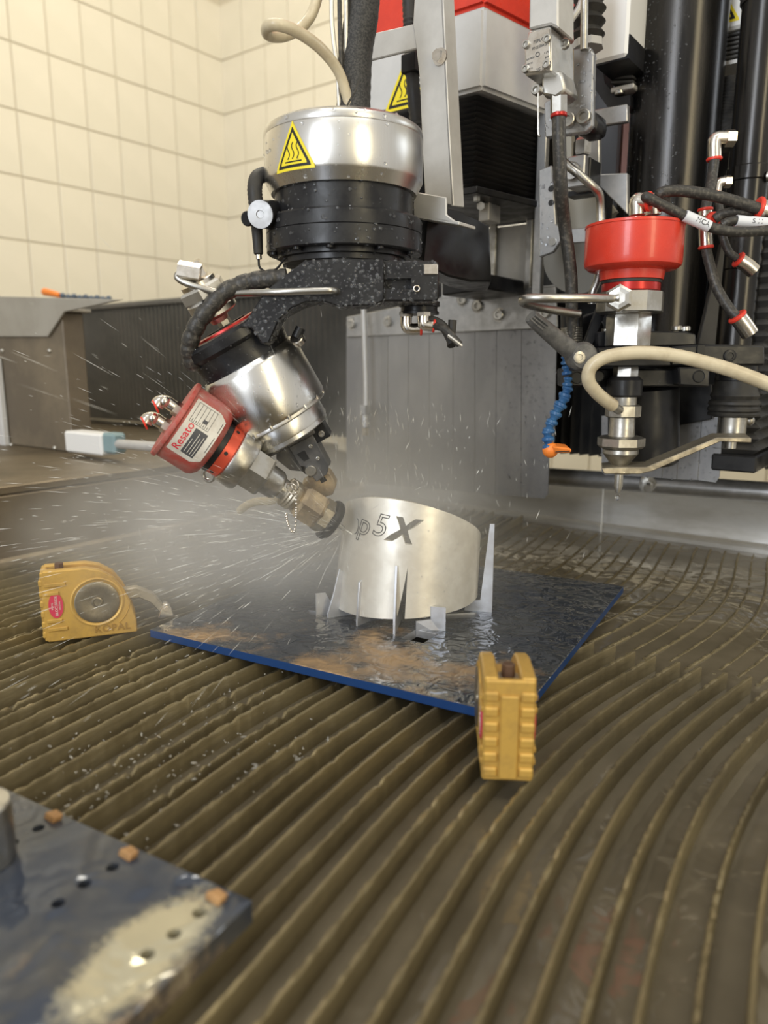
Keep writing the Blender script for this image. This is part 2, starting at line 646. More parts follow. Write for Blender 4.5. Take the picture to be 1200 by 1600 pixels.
near = [slat_mesh(-.35, .632, 330, 0, .35, 1), slat_mesh(-.35, .636, 330, 0, .6, 2), slat_mesh(-.35, .60, 330, -.0055, 1.2, 3),
        slat_mesh(-.35, .615, 330, -.0105, 1.8, 4), slat_mesh(-.35, .63, 330, -.001, .9, 5)]
far = [slat_mesh(.655, 1.125, 150, WZ + .0014, .9, 6), slat_mesh(.66, 1.13, 150, WZ + .0011, 1.0, 7), slat_mesh(.65, 1.12, 150, WZ + .0020, .9, 8),
       slat_mesh(.70, 1.128, 150, WZ + .0010, 1.2, 9)]
farleft = [slat_mesh(.64, 1.13, 150, -.003, .8, 10), slat_mesh(.645, 1.13, 150, -.0075, 1.4, 11)]
PAT = [0, 4, 1, 2, 0, 3, 1, 2, 0, 3, 0, 2, 1, 4]
rs = random.Random(3)
SP = .0191
k = 0
v = -.925
while v < .34:
    for u_seg in (0, 1):
        if u_seg == 0:
            if v > .1:
                continue
            if v < -.16:
                me = near[rs.choice([0, 1, 4, 4, 1, 0, 2])]
            else:
                me = near[PAT[k % len(PAT)]]
        else:
            me = (farleft if v < -.56 else far)[rs.randint(0, 1) if v < -.56 else rs.randint(0, 3)]
        o = bpy.data.objects.new('slat', me)
        COL.objects.link(o)
        o.parent = bed
        o.matrix_parent_inverse = WM[bed.name].inverted()
        o.location = V * (v + .022 + rs.uniform(-.0012, .0012))
        o['kind'] = 'part'
        del o['kind']
    v += SP
    k += 1

# ================================================================== the big plate with its cut slots and fins
PL, PF, PR, PB = (G(*p, .008) for p in ((215, 978), (775, 1111), (995, 922), (569, 857)))
pc = (PL + PF + PR + PB) / 4
pc.z = 0
ex = (PF - PL)
ex.z = 0
ex.normalize()
ey = Vector((-ex.y, ex.x, 0))
PM = Matrix((( ex.x, ey.x, 0, pc.x), (ex.y, ey.y, 0, pc.y), (0, 0, 1, 0), (0, 0, 0, 1)))
fixture = thing('fixture_plate', 'large blue edged steel plate with sandy sludge lying on the slats', 'steel plate', mat=PM)
HX, HY = .179, .178
slots = []          # local centre, direction angle, half length, half width


def to_local(p):
    q = PM.inverted() @ Vector(p)
    return Vector((q.x, q.y))


def slot_from(px, py, ang, a, b):
    c = to_local(G(px, py, .008))
    slots.append((c, ang, a, b))


RC = Vector((.0235, .722, 0))
RR = .0715
slot_from(657, 993, -.06, .0115, .0150)
slot_from(500, 958, .30, .014, .006)
slot_from(575, 968, .95, .013, .006)
slot_from(722, 962, .65, .017, .007)
slot_from(734, 950, .75, .013, .0055)
pg = Geo().box((0, 0, .004), (HX * 2, HY * 2, .008))
pm = mesh_of('plate_sheet', pg, PLATEB, bev=.0006, smooth=0)
ps = obj('plate_sheet', pm, None, fixture, world=False)
pm.materials.append(BLUEDGE)
pm.materials.append(FIN)
cut = Geo()
for c, a, hl, hw in slots:
    e1, e2 = Vector((math.cos(a), math.sin(a), 0)), Vector((-math.sin(a), math.cos(a), 0))
    cut.box((c.x, c.y, .004), (hl * 2, hw * 2, .03), e1, e2)


def boolean(o, geo):
    co = obj('cutter', geo, None, smooth=0)
    md = o.modifiers.new('cut', 'BOOLEAN')
    md.operation, md.object, md.solver = 'DIFFERENCE', co, 'EXACT'
    bpy.context.view_layer.update()
    co.matrix_world = o.matrix_world
    bpy.context.view_layer.update()
    me = bpy.data.meshes.new_from_object(o.evaluated_get(bpy.context.evaluated_depsgraph_get()))
    o.modifiers.clear()
    me.name = o.data.name
    o.data = me
    bpy.data.objects.remove(co)


boolean(ps, cut)
for p in ps.data.polygons:
    if p.normal.z < .5:
        p.material_index = 1 if max(abs(p.center.x) / HX, abs(p.center.y) / HY) > .98 else 2
# pale strips added in the slots to stand for their bright inner walls
for c, a, hl, hw in slots[:1] + slots[3:]:
    e1, e2 = Vector((math.cos(a), math.sin(a), 0)), Vector((-math.sin(a), math.cos(a), 0))
    q = Vector((c.x, c.y, .0042)) + e2 * (hw * .8)
    obj('slot_tab', Geo().box(q, (hl * 1.7, .0012, .0066), e1, e2), FIN, fixture, world=False)


def ringpt(phi, r=RR, z=0.):
    return Vector((RC.x + r * math.sin(phi), RC.y - r * math.cos(phi), z))


def fin(pix_out, pix_in_dir, pts, t=.0022):
    """upright radial sheet: pts are (outward metres from the ring wall, z) at angle phi"""
    phi = pix_out
    d = Vector((math.sin(phi), -math.cos(phi), 0))
    s = Vector((math.cos(phi), math.sin(phi), 0))
    o = ringpt(phi) + pix_in_dir
    obj('support_fin', Geo().prism([o + d * a + Z * z - s * (t / 2) for a, z in pts], s * t), FIN, fixture, bev=.0002)


Z0 = Vector((0, 0, 0))
fin(-1.12, Z0, [(-.012, 0.0006), (.016, 0.0006), (.016, .012), (.010, .030), (.003, .056), (-.004, .05), (-.012, .02)])
fin(-1.25, Z0, [(.004, .001), (.024, .001), (.024, .030), (.014, .030), (.004, .01)])
fin(-.68, Z0, [(-.012, 0.0006), (.007, 0.0006), (.007, .012), (.0035, .05), (-.001, .052), (-.012, .02)])
fin(-.17, Z0, [(-.03, 0.0006), (.013, 0.0006), (.013, .022), (.001, .070), (-.03, .012)])
fin(1.32, Z0, [(-.012, 0.0006), (.0155, 0.0006), (.0155, .098), (.011, .098), (.0035, .02), (-.012, .018)])
# square tangential tab in front of the slot
tp = G(672, 985, .008)
a0, a1 = G(652, 985, .008), G(697, 985, .008)
obj('locating_tab', Geo().prism([G(650, 984, .008) + Z * -.0072, G(696, 986, .008) + Z * -.0072, G(696, 986, .008) + Z * .0225, G(673, 984, .008) + Z * .0225, G(673, 984, .008) + Z * .010, G(650, 984, .008) + Z * .008], Vector((-.2, 1, 0)).normalized() * .002), FIN, fixture)

# ================================================================== the ring being cut
NR = 120
rv, rf = [], []
XB, XT = .0215, .0292
ZT = lambda p: .0955 + .0315 * math.cos(p) * 1.0 - .0155 * math.sin(p)
ZB = lambda p: .0185 + .004 * math.sin(p) + .001 * math.cos(p)
NZ = 8


def rpt(phi, h, rin=0.):
    xc = XB + (XT - XB) * h
    r = .0735 + (.0675 - .0735) * h - rin
    return Vector((xc + r * math.sin(phi), RC.y - r * math.cos(phi), ZB(phi) + (ZT(phi) - ZB(phi)) * h))


for i in range(NR):
    p = 2 * math.pi * i / NR
    for k in range(NZ + 1):
        rv.append(rpt(p, k / NZ))
    for k in range(NZ, -1, -1):
        rv.append(rpt(p, k / NZ, .0042))
m2 = 2 * (NZ + 1)
for i in range(NR):
    j = (i + 1) % NR
    for k in range(m2):
        k2 = (k + 1) % m2
        rf.append((i * m2 + k, j * m2 + k, j * m2 + k2, i * m2 + k2))
work = thing('cut_ring', 'slanted bright aluminium ring with lettering cut in, standing on the blue plate', 'ring', (RC.x, RC.y, .0185))
ringo = obj('ring_wall', Geo().add(rv, rf), RING, work, smooth=40)


def ringmap(phi0, z0, tilt=-.13):
    cz, sz = math.cos(tilt), math.sin(tilt)

    def fn(c):
        s, t = c[0] * cz - c[1] * sz, c[0] * sz + c[1] * cz
        phi = phi0 + s / .070
        zz = z0 + t
        h = (zz - ZB(phi)) / (ZT(phi) - ZB(phi))
        q = rpt(phi, h, -c[2])
        return q
    return fn


cutg = Geo()
me = text_mesh('X', .031, .012, shear=.25, bold=.0014)
fx = ringmap(-.175, .1010)
me = map_mesh(me, fx)
cutg.add([WM[work.name].inverted() @ v.co for v in me.vertices], [tuple(p.vertices) for p in me.polygons])
# notch beside the third fin
nph = (-.17, -.205, -.02, -.155)
q0 = [rpt(-.155, .02 - .1, -.012), rpt(-.03, .02 - .1, -.012), rpt(-.045, .45, -.012)]
q1 = [rpt(-.155, .02 - .1, .012), rpt(-.03, .02 - .1, .012), rpt(-.045, .45, .012)]
nv = [WM[work.name].inverted() @ Vector(p) for p in q0 + q1]
bn = bmesh.new()
cg2 = Geo().add(nv, [(0, 1, 2), (5, 4, 3), (0, 3, 4, 1), (1, 4, 5, 2), (2, 5, 3, 0)])


def weld(g, dist=1e-5):
    mt = bpy.data.meshes.new('t')
    mt.from_pydata(g.v, [], g.f)
    b = bmesh.new()
    b.from_mesh(mt)
    bmesh.ops.remove_doubles(b, verts=b.verts, dist=dist)
    bmesh.ops.recalc_face_normals(b, faces=b.faces)
    b.to_mesh(mt)
    b.free()
    h = Geo()
    h.v = [tuple(v.co) for v in mt.vertices]
    h.f = [tuple(p.vertices) for p in mt.polygons]
    return h


boolean(ringo, weld(cutg))
boolean(ringo, weld(cg2))
ringo.data.shade_smooth()
ringo.data.set_sharp_from_angle(angle=math.radians(32))
for ch, ph, zz in (('5', -.475, .1045), ('p', -.735, .1035)):
    me = text_mesh(ch, .030, outline=True, bevel=.00042, shear=.16, bold=.0011)
    me = map_mesh(me, ringmap(ph, zz))
    obj('kerf_letter', me, KERF, work)
kp = [(.004 * math.cos(a), .0075 * math.sin(a), 0) for a in [math.pi / 2 - i * math.pi / 10 for i in range(11)]]
obj('kerf_letter', Geo().tube([ringmap(-.90, .1005)(p) for p in kp], .0004, 6, 2), KERF, work)
droplets('water_droplets', ringo, 420, .0004, .0011, view=True, box=lambda c: c.x > .03)

# ================================================================== gold clamping blocks


GOLDD = M('grimy_gold_paint', (.36, .21, .05), .3, .5)  # darker gold: shading of the raised letters put into their colour


def clamp(label, mat):
    r = thing('clamping_block', label, 'clamp', mat=Matrix.Identity(4), group='gold clamping blocks')
    L, Hh, T = .078, .067, .031
    prof = [(0, 0), (L, 0), (L, .012), (L - .004, .03), (L - .010, .044), (L - .018, .056), (L - .030, .064), (L - .042, Hh), (0, Hh)]

    def side(a, b):
        return Geo().prism([(x, a, z) for x, z in prof], Vector((0, b - a, 0)))
    obj('body_cheek', side(-T / 2, -T * .22), GOLD, r, bev=.0011, world=False)
    obj('body_cheek', side(T * .22, T / 2), GOLD, r, bev=.0011, world=False)
    core = [(.002, 0), (L - .004, 0), (L - .004, .012), (L - .012, .036), (L - .03, .056), (L - .045, .061), (.002, .061)]
    obj('core', Geo().prism([(x, -T * .22, z) for x, z in core], Vector((0, T * .44, 0))), GOLD, r, world=False)
    # ridged back end: a smooth spine and short ribs either side
    obj('end_cap', Geo().box((.0005, 0, .0335), (.005, T - .001, .065)), GOLD, r, bev=.001, world=False)
    obj('spine', Geo().box((-.0022, 0, .030), (.004, .011, .054)), GOLD, r, bev=.0008, world=False)
    for j in range(6):
        for s in (-1, 1):
            obj('grip_rib', Geo().box((-.0016, s * .0108, .007 + j * .0098), (.0042, .0088, .0062)), GOLD, r, bev=.0011, world=False)
    for s in (-1, 1):
        for zc, w in ((.012, .017), (.020, .013), (.046, .012), (.054, .018)):
            obj('side_rib', Geo().box((w / 2 + .001, s * (T / 2 + .0004), zc), (w, .002, .0035)), GOLD, r, bev=.0006, world=False)
    # big side disc with a screw in its middle, both sides
    c = Vector((.0445, 0, .034))
    for s in (-1, 1):
        ax = Vector((0, s, 0))
        o = c + ax * (T / 2)
        obj('disc_rim', Geo().lathe([(.0235, -.001), (.0235, .0008), (.0222, .0012), (.0205, .0004), (.0195, -.0005)], o, ax, 40), GOLD, r, world=False)
        d = obj('disc', Geo().lathe([(.0196, -.001), (.0196, .0014), (.0186, .0018), (.012, .0007), (.0052, .0002), (.0048, .0014), (.0036, .0016), (.003, .0006), (.0004, .0005)], o, ax, 40),
                M('oiled_steel_disc', (.36, .32, .25), .9, .32, col2=(.22, .19, .14), ns=90, rough2=.5), r, world=False)
        # raised arc
        pts = [c + ax * (T / 2 + .0002) + Vector((math.cos(a) * .0285, 0, math.sin(a) * .0285)) for a in [-.9 + .075 * i for i in range(12)]]
        obj('cast_arc', Geo().tube(pts, .0006, 6, 1), GOLD, r, world=False)
    tm = text_mesh('KOPAL', .0092, .0009, spacing=1.15, bold=.0002)
    tm = map_mesh(tm, lambda q: Vector((.0560 + q.x, -T / 2 - .0003 - q.z * .5, .0072 + q.y)))
    obj('cast_lettering', tm, GOLDD, r, world=False)
    # oval red label on the side near the back end
    ov = [(math.cos(2 * math.pi * i / 28) * .0062, math.sin(2 * math.pi * i / 28) * .0118) for i in range(28)]
    for sd in (-1, 1):
        OC = Vector((.0095, sd * (T / 2 + .0011), .0345))
        lb = obj('oval_label', Geo().prism([OC + Vector((x, 0, z)) for x, z in ov], (0, -sd * .001, 0)), M('pink_red_label', (.55, .045, .09), 0, .35), r, world=False)
        for s, size, dx in (('BLOC BRIDE', .0034, .0004), ('KOPAL', .0022, -.0030), ('ORIGINAL', .0018, .0033)):
            tm = text_mesh(s, size, .0001)
            tm = map_mesh(tm, lambda q: Vector((OC.x + dx - q.y, OC.y + sd * (.0002 + q.z), OC.z - sd * q.x)))
            obj('label_lettering', tm, PAPER, lb, world=False)
    # slot on top with its rusty screw
    obj('top_washer', Geo().lathe([(.0085, 0), (.0085, .0012), (.003, .0016)], (.014, 0, .0605), Z, 20), DIRTY, r, world=False)
    obj('clamp_screw', Geo().cyl((.014, 0, .060), (.014, 0, .0705), .0042, .0042, 6, bev=.0006), M('rusty_screw', (.12, .07, .045), .5, .6), r, world=False, smooth=0)
    # hook arm and its foot
    arm = [(.066, .040), (.080, .041), (.095, .033), (.103, .021), (.1065, .011), (.1020, .011), (.098, .016), (.092, .024), (.082, .030), (.066, .030)]
    obj('hook_arm', Geo().prism([(x, -.005, z) for x, z in arm], (0, .010, 0)), DIRTY, r, bev=.001, world=False)
    obj('foot', Geo().prism([(.098, -.0068, .0081), (.113, -.0068, .0081), (.1105, -.0068, .018), (.108, -.0068, .021), (.104, -.0068, .021), (.1015, -.0068, .018)], (0, .0136, 0)), NICKEL, r, bev=.0008, world=False)
    obj('foot_pin', Geo().cyl((.106, -.0078, .0165), (.106, .0078, .0165), .0026, n=14, bev=.0004), NICKEL, r, world=False)
    r.matrix_world = mat
    return r


c0, c1 = G(75, 1005), G(215, 988)
d = (c1 - c0).normalized()
n_ = Vector((-d.y, d.x, 0))
o = c0 + n_ * .0155
clamp('gold clamping block with red oval label hooked on the left plate corner', Matrix(((d.x, n_.x, 0, o.x), (d.y, n_.y, 0, o.y), (0, 0, 1, 0.0004), (0, 0, 0, 1))))
# the second one seen on its ridged end, its arm reaching over the near corner of the plate
d = Vector((.07, 1, 0)).normalized()
n_ = Vector((-d.y, d.x, 0))
o = Vector((.0752, .4095, 0))
clamp('gold clamping block with its ridged end facing forward at the plate near corner', Matrix(((d.x, n_.x, 0, o.x), (d.y, n_.y, 0, o.y), (0, 0, 1, 0.0004), (0, 0, 0, 1))))

# ================================================================== scrap plate in the near left corner and a post on it
C2 = G(395, 1412, .010)
C2.z = 0
d1 = Vector((-.868, .496, 0))
d2 = Vector((-.496, -.868, 0))
PM2 = Matrix(((d1.x * -1, -d2.x, 0, C2.x), (d1.y * -1, -d2.y, 0, C2.y), (0, 0, 1, 0), (0, 0, 0, 1)))
scrap = thing('drilled_plate', 'blue grey drilled steel plate in the near left corner with rusty tabs', 'steel plate', mat=PM2)


def reflection_patch(m, c, rad):  # bright window reflection mixed into the plate's base colour
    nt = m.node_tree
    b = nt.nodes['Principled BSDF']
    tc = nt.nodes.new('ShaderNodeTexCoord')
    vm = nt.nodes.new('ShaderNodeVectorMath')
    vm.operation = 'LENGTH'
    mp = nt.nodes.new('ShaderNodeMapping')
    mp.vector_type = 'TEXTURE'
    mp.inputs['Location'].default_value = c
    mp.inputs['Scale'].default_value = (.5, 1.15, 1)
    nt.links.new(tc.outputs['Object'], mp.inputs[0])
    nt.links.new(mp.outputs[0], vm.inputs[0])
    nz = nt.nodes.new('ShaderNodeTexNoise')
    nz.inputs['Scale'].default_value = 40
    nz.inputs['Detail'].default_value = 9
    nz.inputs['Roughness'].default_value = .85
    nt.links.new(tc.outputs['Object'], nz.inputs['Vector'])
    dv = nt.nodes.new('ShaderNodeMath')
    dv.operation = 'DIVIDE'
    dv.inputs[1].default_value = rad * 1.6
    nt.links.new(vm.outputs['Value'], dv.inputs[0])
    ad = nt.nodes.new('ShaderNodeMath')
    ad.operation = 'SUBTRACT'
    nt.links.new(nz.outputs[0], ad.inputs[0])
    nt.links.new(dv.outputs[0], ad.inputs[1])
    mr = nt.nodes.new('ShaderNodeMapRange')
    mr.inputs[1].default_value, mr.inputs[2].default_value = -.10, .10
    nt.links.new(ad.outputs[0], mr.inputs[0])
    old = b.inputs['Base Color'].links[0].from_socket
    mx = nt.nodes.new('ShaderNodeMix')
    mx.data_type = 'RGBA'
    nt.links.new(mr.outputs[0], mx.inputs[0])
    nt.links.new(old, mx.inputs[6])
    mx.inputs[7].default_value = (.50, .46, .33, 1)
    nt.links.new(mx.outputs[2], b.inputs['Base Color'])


reflection_patch(PLATEN, (-.020, -.046, .012), .043)
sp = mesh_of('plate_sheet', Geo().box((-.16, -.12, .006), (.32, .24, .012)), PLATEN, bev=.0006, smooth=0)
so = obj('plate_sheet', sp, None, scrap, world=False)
cut = Geo()
inv = PM2.inverted()
for px, py in ((60, 1294), (19, 1317), (176, 1355), (132, 1381), (91, 1411), (311, 1426), (272, 1459), (230, 1491)):
    q = inv @ G(px, py, .012)
    cut.cyl((q.x, q.y, -.01), (q.x, q.y, .03), .0032, n=14)
boolean(so, cut)
rust = M('rusty_tab', (.42, .24, .10), .2, .6, col2=(.28, .15, .06), ns=90)
for px, py in ((82, 1280), (199, 1338), (336, 1406)):
    q = inv @ G(px, py, .012)
    obj('rusty_tab', Geo().prism([(q.x - .005, q.y - .002, .0118), (q.x + .004, q.y - .003, .0118), (q.x + .005, q.y + .002, .0118), (q.x - .002, q.y + .003, .0118)], (.0006, .0012, .0036)), rust, scrap, world=False, bev=.0006)
pp = G(-26, 1345, .012)
post = obj('steel_post', Geo().lathe([(.0145, 0), (.0150, .0006), (.0150, .030), (.0142, .031), (.009, .031), (.0085, .02), (.0004, .02)], pp, Z, 32), STEEL)
tag(post, 'short round steel bush standing on the drilled plate at the left edge', 'bush')

# ================================================================== rotary drive above the ring
YA = .70
AX = P(537, 240, YA).x
AXY = Vector((AX, YA, 0))


def zrow(py, Y):
    return P(600, py, Y).z


def vprof(rows, cx, Y):
    """(row, half width px) -> lathe profile (radius, height) around a vertical axis at depth Y"""
    out = []
    for py, hw in rows:
        p = P(cx, py, Y)
        out.append((hw * sc(p), p.z))
    return out


def vlathe(rows, cx, cy_row, Y, n=48):
    x = P(cx, cy_row, Y).x
    pr = vprof(rows, cx, Y)
    pr.sort(key=lambda q: 0)
    return Geo().lathe(pr, (x, Y, 0), Z, n), x


rot = thing('rotary_drive', 'silver aluminium drum with a yellow hot surface sign above a black swivel housing', 'rotary drive', (AX, YA, .30))
# the drum is seen from below: rows are those of its silhouette corners
zt, zb = zrow(222, YA), zrow(291, YA)
R1 = 124 * sc(P(537, 240, YA))
drum = obj('drum', Geo().lathe([(R1 * .93, zt + .0085), (R1 * .985, zt + .006), (R1, zt + .003), (R1, zt), (R1 * .995, zt - .0006), (R1, zt - .0012), (R1, zb + .002), (R1 * .985, zb), (R1 * .92, zb - .009), (R1 * .6, zb - .0092)], (AX, YA, 0), Z, 72), SILVER, rot)
obj('top_plate', Geo().lathe([(R1 * .93, zt + .0082), (R1 * .9, zt + .0095), (.01, zt + .0095)], (AX, YA, 0), Z, 48), ALU, rot)
zn0, zn1 = zb - .0092, zrow(346, YA)
R2 = 107 * sc(P(537, 320, YA))
neck = obj('housing_neck', Geo().lathe([(R2, zn0), (R2, zn1)], (AX, YA, 0), Z, 64), BLACK, rot)
R3 = 121 * sc(P(537, 360, YA))
zh1 = zrow(400, YA)
hous = obj('housing_flange', Geo().lathe([(R2, zn1), (R3 - .002, zn1), (R3, zn1 - .002), (R3, zn1 - .0125), (R3 - .0006, zn1 - .013), (R3, zn1 - .0135), (R3, zh1 + .001), (R3 - .001, zh1)], (AX, YA, 0), Z, 64), BLACK, rot)
zt2 = zrow(416, YA)
tur = obj('turntable', Geo().lathe([(R3 * .86, zh1), (R3 * .86, zh1 - .004), (R3 * .80, zh1 - .0045), (R3 * .80, zt2)], (AX, YA, 0), Z, 56), BLACK, rot)
for a in (200, 235, 262, 300, 335):
    w = math.radians(a)
    obj('flange_screw', Geo().socket((AX + R3 * .93 * math.cos(w), YA + R3 * .93 * math.sin(w), zh1 + .0005), -Z, .0032, .003), BLACK, rot)
for part, n in ((drum, 130), (neck, 260), (hous, 420), (tur, 200)):
    droplets('water_droplets', part, n, .0005, .0019)


def hot_sign(parent, fn, S, h=.0003, full=True):
    """yellow warning triangle with black border and three wavy heat lines over a bar, curved onto a surface by fn"""
    H_ = S * .866

    def tri(m, r, hh, mat, nm):
        rows = []
        N = 14
        lo, hi = -H_ / 3 + m, H_ * 2 / 3 - 2 * m
        for i in range(N + 1):
            t = lo + (hi - lo) * i / N
            w = max((hi - t) / 1.732 * 1.0, .0004)
            e = min(t - lo, r)
            w -= r * .5 * (1 - math.sqrt(max(0, 1 - (1 - e / r) ** 2))) if r else 0
            rows.append((t, -w, w))
        return obj(nm, patch(rows, 10, fn, hh), mat, parent)
    base = tri(0, .0022, h, YELLOW, 'warning_sign')
    sub = []
    g = Geo()
    m = S * .052
    for mm, hh, mt, nm in ((m, h + .00012, INK, 'sign_border'), (m + S * .05, h + .00024, YELLOW, 'sign_field')):
        o = tri(mm, .0012, hh, mt, nm)
        o.parent = base
    for dx in (-.11, 0, .11):
        path = [((dx + .035 * math.sin(i * .55)) * S + .035 * S * (i / 11 - .5), (-.09 + .30 * i / 11) * S) for i in range(12)]
        o = obj('heat_line', strip(path, S * .022, fn, h + .00036), INK, base)
    obj('heat_bar', strip([(-.2 * S, -.135 * S), (-.07 * S, -.135 * S), (.07 * S, -.135 * S), (.2 * S, -.135 * S)], S * .026, fn, h + .00036), INK, base)
    return base


pS = P(463, 243, YA - .06)
fnS = cylmap((AX, YA, zrow(248, YA - .045)), Z, R1, -math.asin(min(1, (537 - 463) * sc(P(500, 240, .65)) / R1)) * .97, (0, -1, 0))
hot_sign(rot, fnS, .0425)

# parking plug holder at the left of the neck
plug = thing('parking_plug', 'black coupling plug with a beaded chain hanging beside the drum neck', 'plug', P(402, 330, .70))
obj('stub', Geo().cyl(P(440, 335, .705), P(407, 335, .655), .0115, n=24), BLACK, plug)
obj('stub_face', Geo().lathe([(.0112, 0), (.0112, .001), (.0035, .0012), (.003, .0002), (.0004, .0002)], P(407, 335, .655), (P(407, 335, .655) - P(440, 335, .705)), 24), PLATE, plug)
obj('side_knob', Geo().cyl(P(402, 340, .68), P(385, 342, .665), .0062, n=20, bev=.001), BLACK, plug)
obj('plug_body', Geo().cyl(P(399, 318, .68), P(404, 398, .68), .0056, .0042, n=20, bev=.001), RUBBER, plug)
obj('boot', Geo().tube([P(400, 320, .68), P(398, 295, .682), P(402, 278, .69), P(415, 272, .70)], .0062, 14, 8, rf=lambda t, i: 1 + .07 * (i % 2)), RUBBER, plug)
obj('plug_tip', Geo().cyl(P(404, 397, .68), P(404.5, 405, .68), .0026, n=12), STEEL, plug)
g = Geo()
cp = catmull([P(404, 405, .68), P(406, 418, .678), P(418, 425, .675), P(432, 420, .675), P(445, 404, .675)], 8)
for q in cp:
    g.ball(q, .0011, 8, 5)
obj('bead_chain', g, BLACK, plug)

# ================================================================== swivel arm
arm = thing('swivel_bracket', 'black droplet covered swivel arm reaching down left from under the drum', 'bracket', P(540, 440, .70))
YF = .628
outl = [(476, 407), (530, 403), (600, 405), (600, 470), (585, 477), (530, 479), (505, 471), (478, 472), (455, 482), (436, 500), (420, 536), (409, 538), (392, 512), (372, 512), (386, 498), (413, 456), (445, 430)]
armo = obj('arm_plate', Geo().ypoly(outl, YF, .03), BLACK, arm, bev=.0012)
obj('arm_web', Geo().ypoly([(470, 420), (600, 410), (596, 462), (500, 466), (466, 476), (440, 490), (424, 470)], YF + .03, .05), BLACK, arm, bev=.001)
blk = obj('sensor_block', Geo().ypoly([(598, 407), (680, 407), (686, 412), (686, 468), (680, 471), (598, 471)], YF + .004, .045), BLACK, arm, bev=.0015)
cutm = Geo().box(P(617, 443, YF + .004), (.027, .016, .0085))
boolean_parent = WM[arm.name].inverted()
cg = Geo()
cg.add([boolean_parent @ Vector(v) for v in cutm.v], cutm.f)
boolean(blk, cg)
obj('window_insert', Geo().box(P(673, 421, YF + .0035), (.0115, .003, .008)), NICKEL, arm, bev=.0005)
obj('eyelet', Geo().ring(P(651, 451, YF + .003), (0, 1, 0), .0023, .0007, 18, 8), NICKEL, arm)
obj('sensor_foot', Geo().lathe([(.0185, 0), (.0185, .004), (.0165, .0045), (.0165, .008), (.0178, .0085), (.0178, .011)], P(655, 472, .685), -Z, 32), BLACK, arm)
droplets('water_droplets', armo, 900, .0005, .0021)
droplets('water_droplets', blk, 330, .0005, .0019)
# two elbow fittings under the sensor block and a dangling hose stub
for lab, pts, col in (('nickel elbow fitting under the black sensor block, left of two', [(635, 488), (635, 508), (642, 514), (656, 514)], .680), ('nickel elbow fitting with a bright red ring under the sensor block', [(662, 488), (662, 505), (668, 508), (676, 509)], .668)):
    e = thing('elbow_fitting', lab, 'fitting', P(*pts[0], col), group='elbow fittings under the sensor block')
    q = [P(x, y, col) for x, y in pts]
    obj('elbow_body', Geo().tube(q, .0052, 16, 5), NICKEL, e)
    obj('hex_collar', Geo().cyl(q[0], q[0] + (q[1] - q[0]) * .35, .0066, n=6), NICKEL, e, smooth=0)
    obj('release_ring', Geo().cyl(q[-1], q[-1] + (q[-1] - q[-2]).normalized() * .0022, .0058, n=18, bev=.0005), REDP, e)
h = thing('hose_stub', 'torn black hose ends dangling from the fittings under the sensor block', 'hose', P(680, 510, .665))
obj('hose', Geo().tube([P(674, 509, .668), P(690, 512, .66), P(704, 523, .655), P(718, 538, .652)], .0033, 10, 6), HOSE, h)
obj('hose', Geo().tube([P(668, 498, .672), P(690, 508, .668), P(703, 528, .664), P(706, 540, .66)], .0042, 10, 6), RUBBER, h)
obj('hose', Geo().tube([P(707, 500, .668), P(706, 515, .668), P(703, 530, .668)], .0038, 10, 6), RUBBER, h)
obj('wire_end', Geo().tube([P(700, 524, .650), P(712, 533, .648), P(722, 541, .647)], .0016, 8, 5), ALU, h)

# ================================================================== tilt drive (barrel in line with the jet)
D0 = P(390, 569, .680)
D1 = P(449, 667, .690)
dax = (D1 - D0).normalized()
s_ = sc(D0)
til = thing('tilt_drive', 'silver barrel tilt motor hanging slanted below the black arm', 'motor', D1)


def dl(t, off=0):
    return D0 + dax * (t * s_)


L = 115 * s_
barrel = obj('barrel', Geo().lathe([(76, -6), (80, 0), (82, 4), (82, 86), (80.5, 90), (66, 90.5)], D0, dax, 64, scale=s_), SILVER, til)
obj('seam_ring', Geo().lathe([(79, 90), (79.5, 91), (79.5, 95), (78, 97), (65, 98)], D0, dax, 64, scale=s_), ALU, til)
obj('lower_drum', Geo().lathe([(66, 97), (66.5, 99), (66.5, 119), (66, 121), (64.5, 121.5), (64.5, 128), (62, 130), (40, 130.5)], D0, dax, 64, scale=s_), SILVER, til)
x_, y_, a_ = frame(dax, (0, -1, 0))
for k in range(16):
    w = 2 * math.pi * (k + .3) / 16
    d = x_ * math.cos(w) + y_ * math.sin(w)
    obj('seam_screw', Geo().cyl(dl(87) + d * (79.0 * s_), dl(93) + d * (79.0 * s_), 3.0 * s_, n=10), STEEL, til)
cap = obj('black_cap', Geo().lathe([(60, -62), (80, -60), (85, -55), (85, -42), (80, -38), (77, -36), (73, -8), (74, -5)], D0, dax, 64, scale=s_), BLACK, til)
obj('red_disc', Geo().lathe([(52, -66), (57, -65), (58, -62)], D0, dax, 48, scale=s_), REDA, til)
obj('cap_hub', Geo().lathe([(16, -68), (34, -68), (34, -61)], D0, dax, 32, scale=s_), BLACK, til)
droplets('water_droplets', cap, 380, .0003, .0011)
droplets('water_droplets', barrel, 420, .0003, .0010)
# black clamp screw at right below the arm
obj('gland', Geo().cyl(P(463, 527, .650), P(468, 534, .655), .0062, n=16, bev=.0006), NICKEL, til)
obj('gland_neck', Geo().cyl(P(470, 512, .652), P(463, 527, .652), .0045, n=14), BLACK, til)

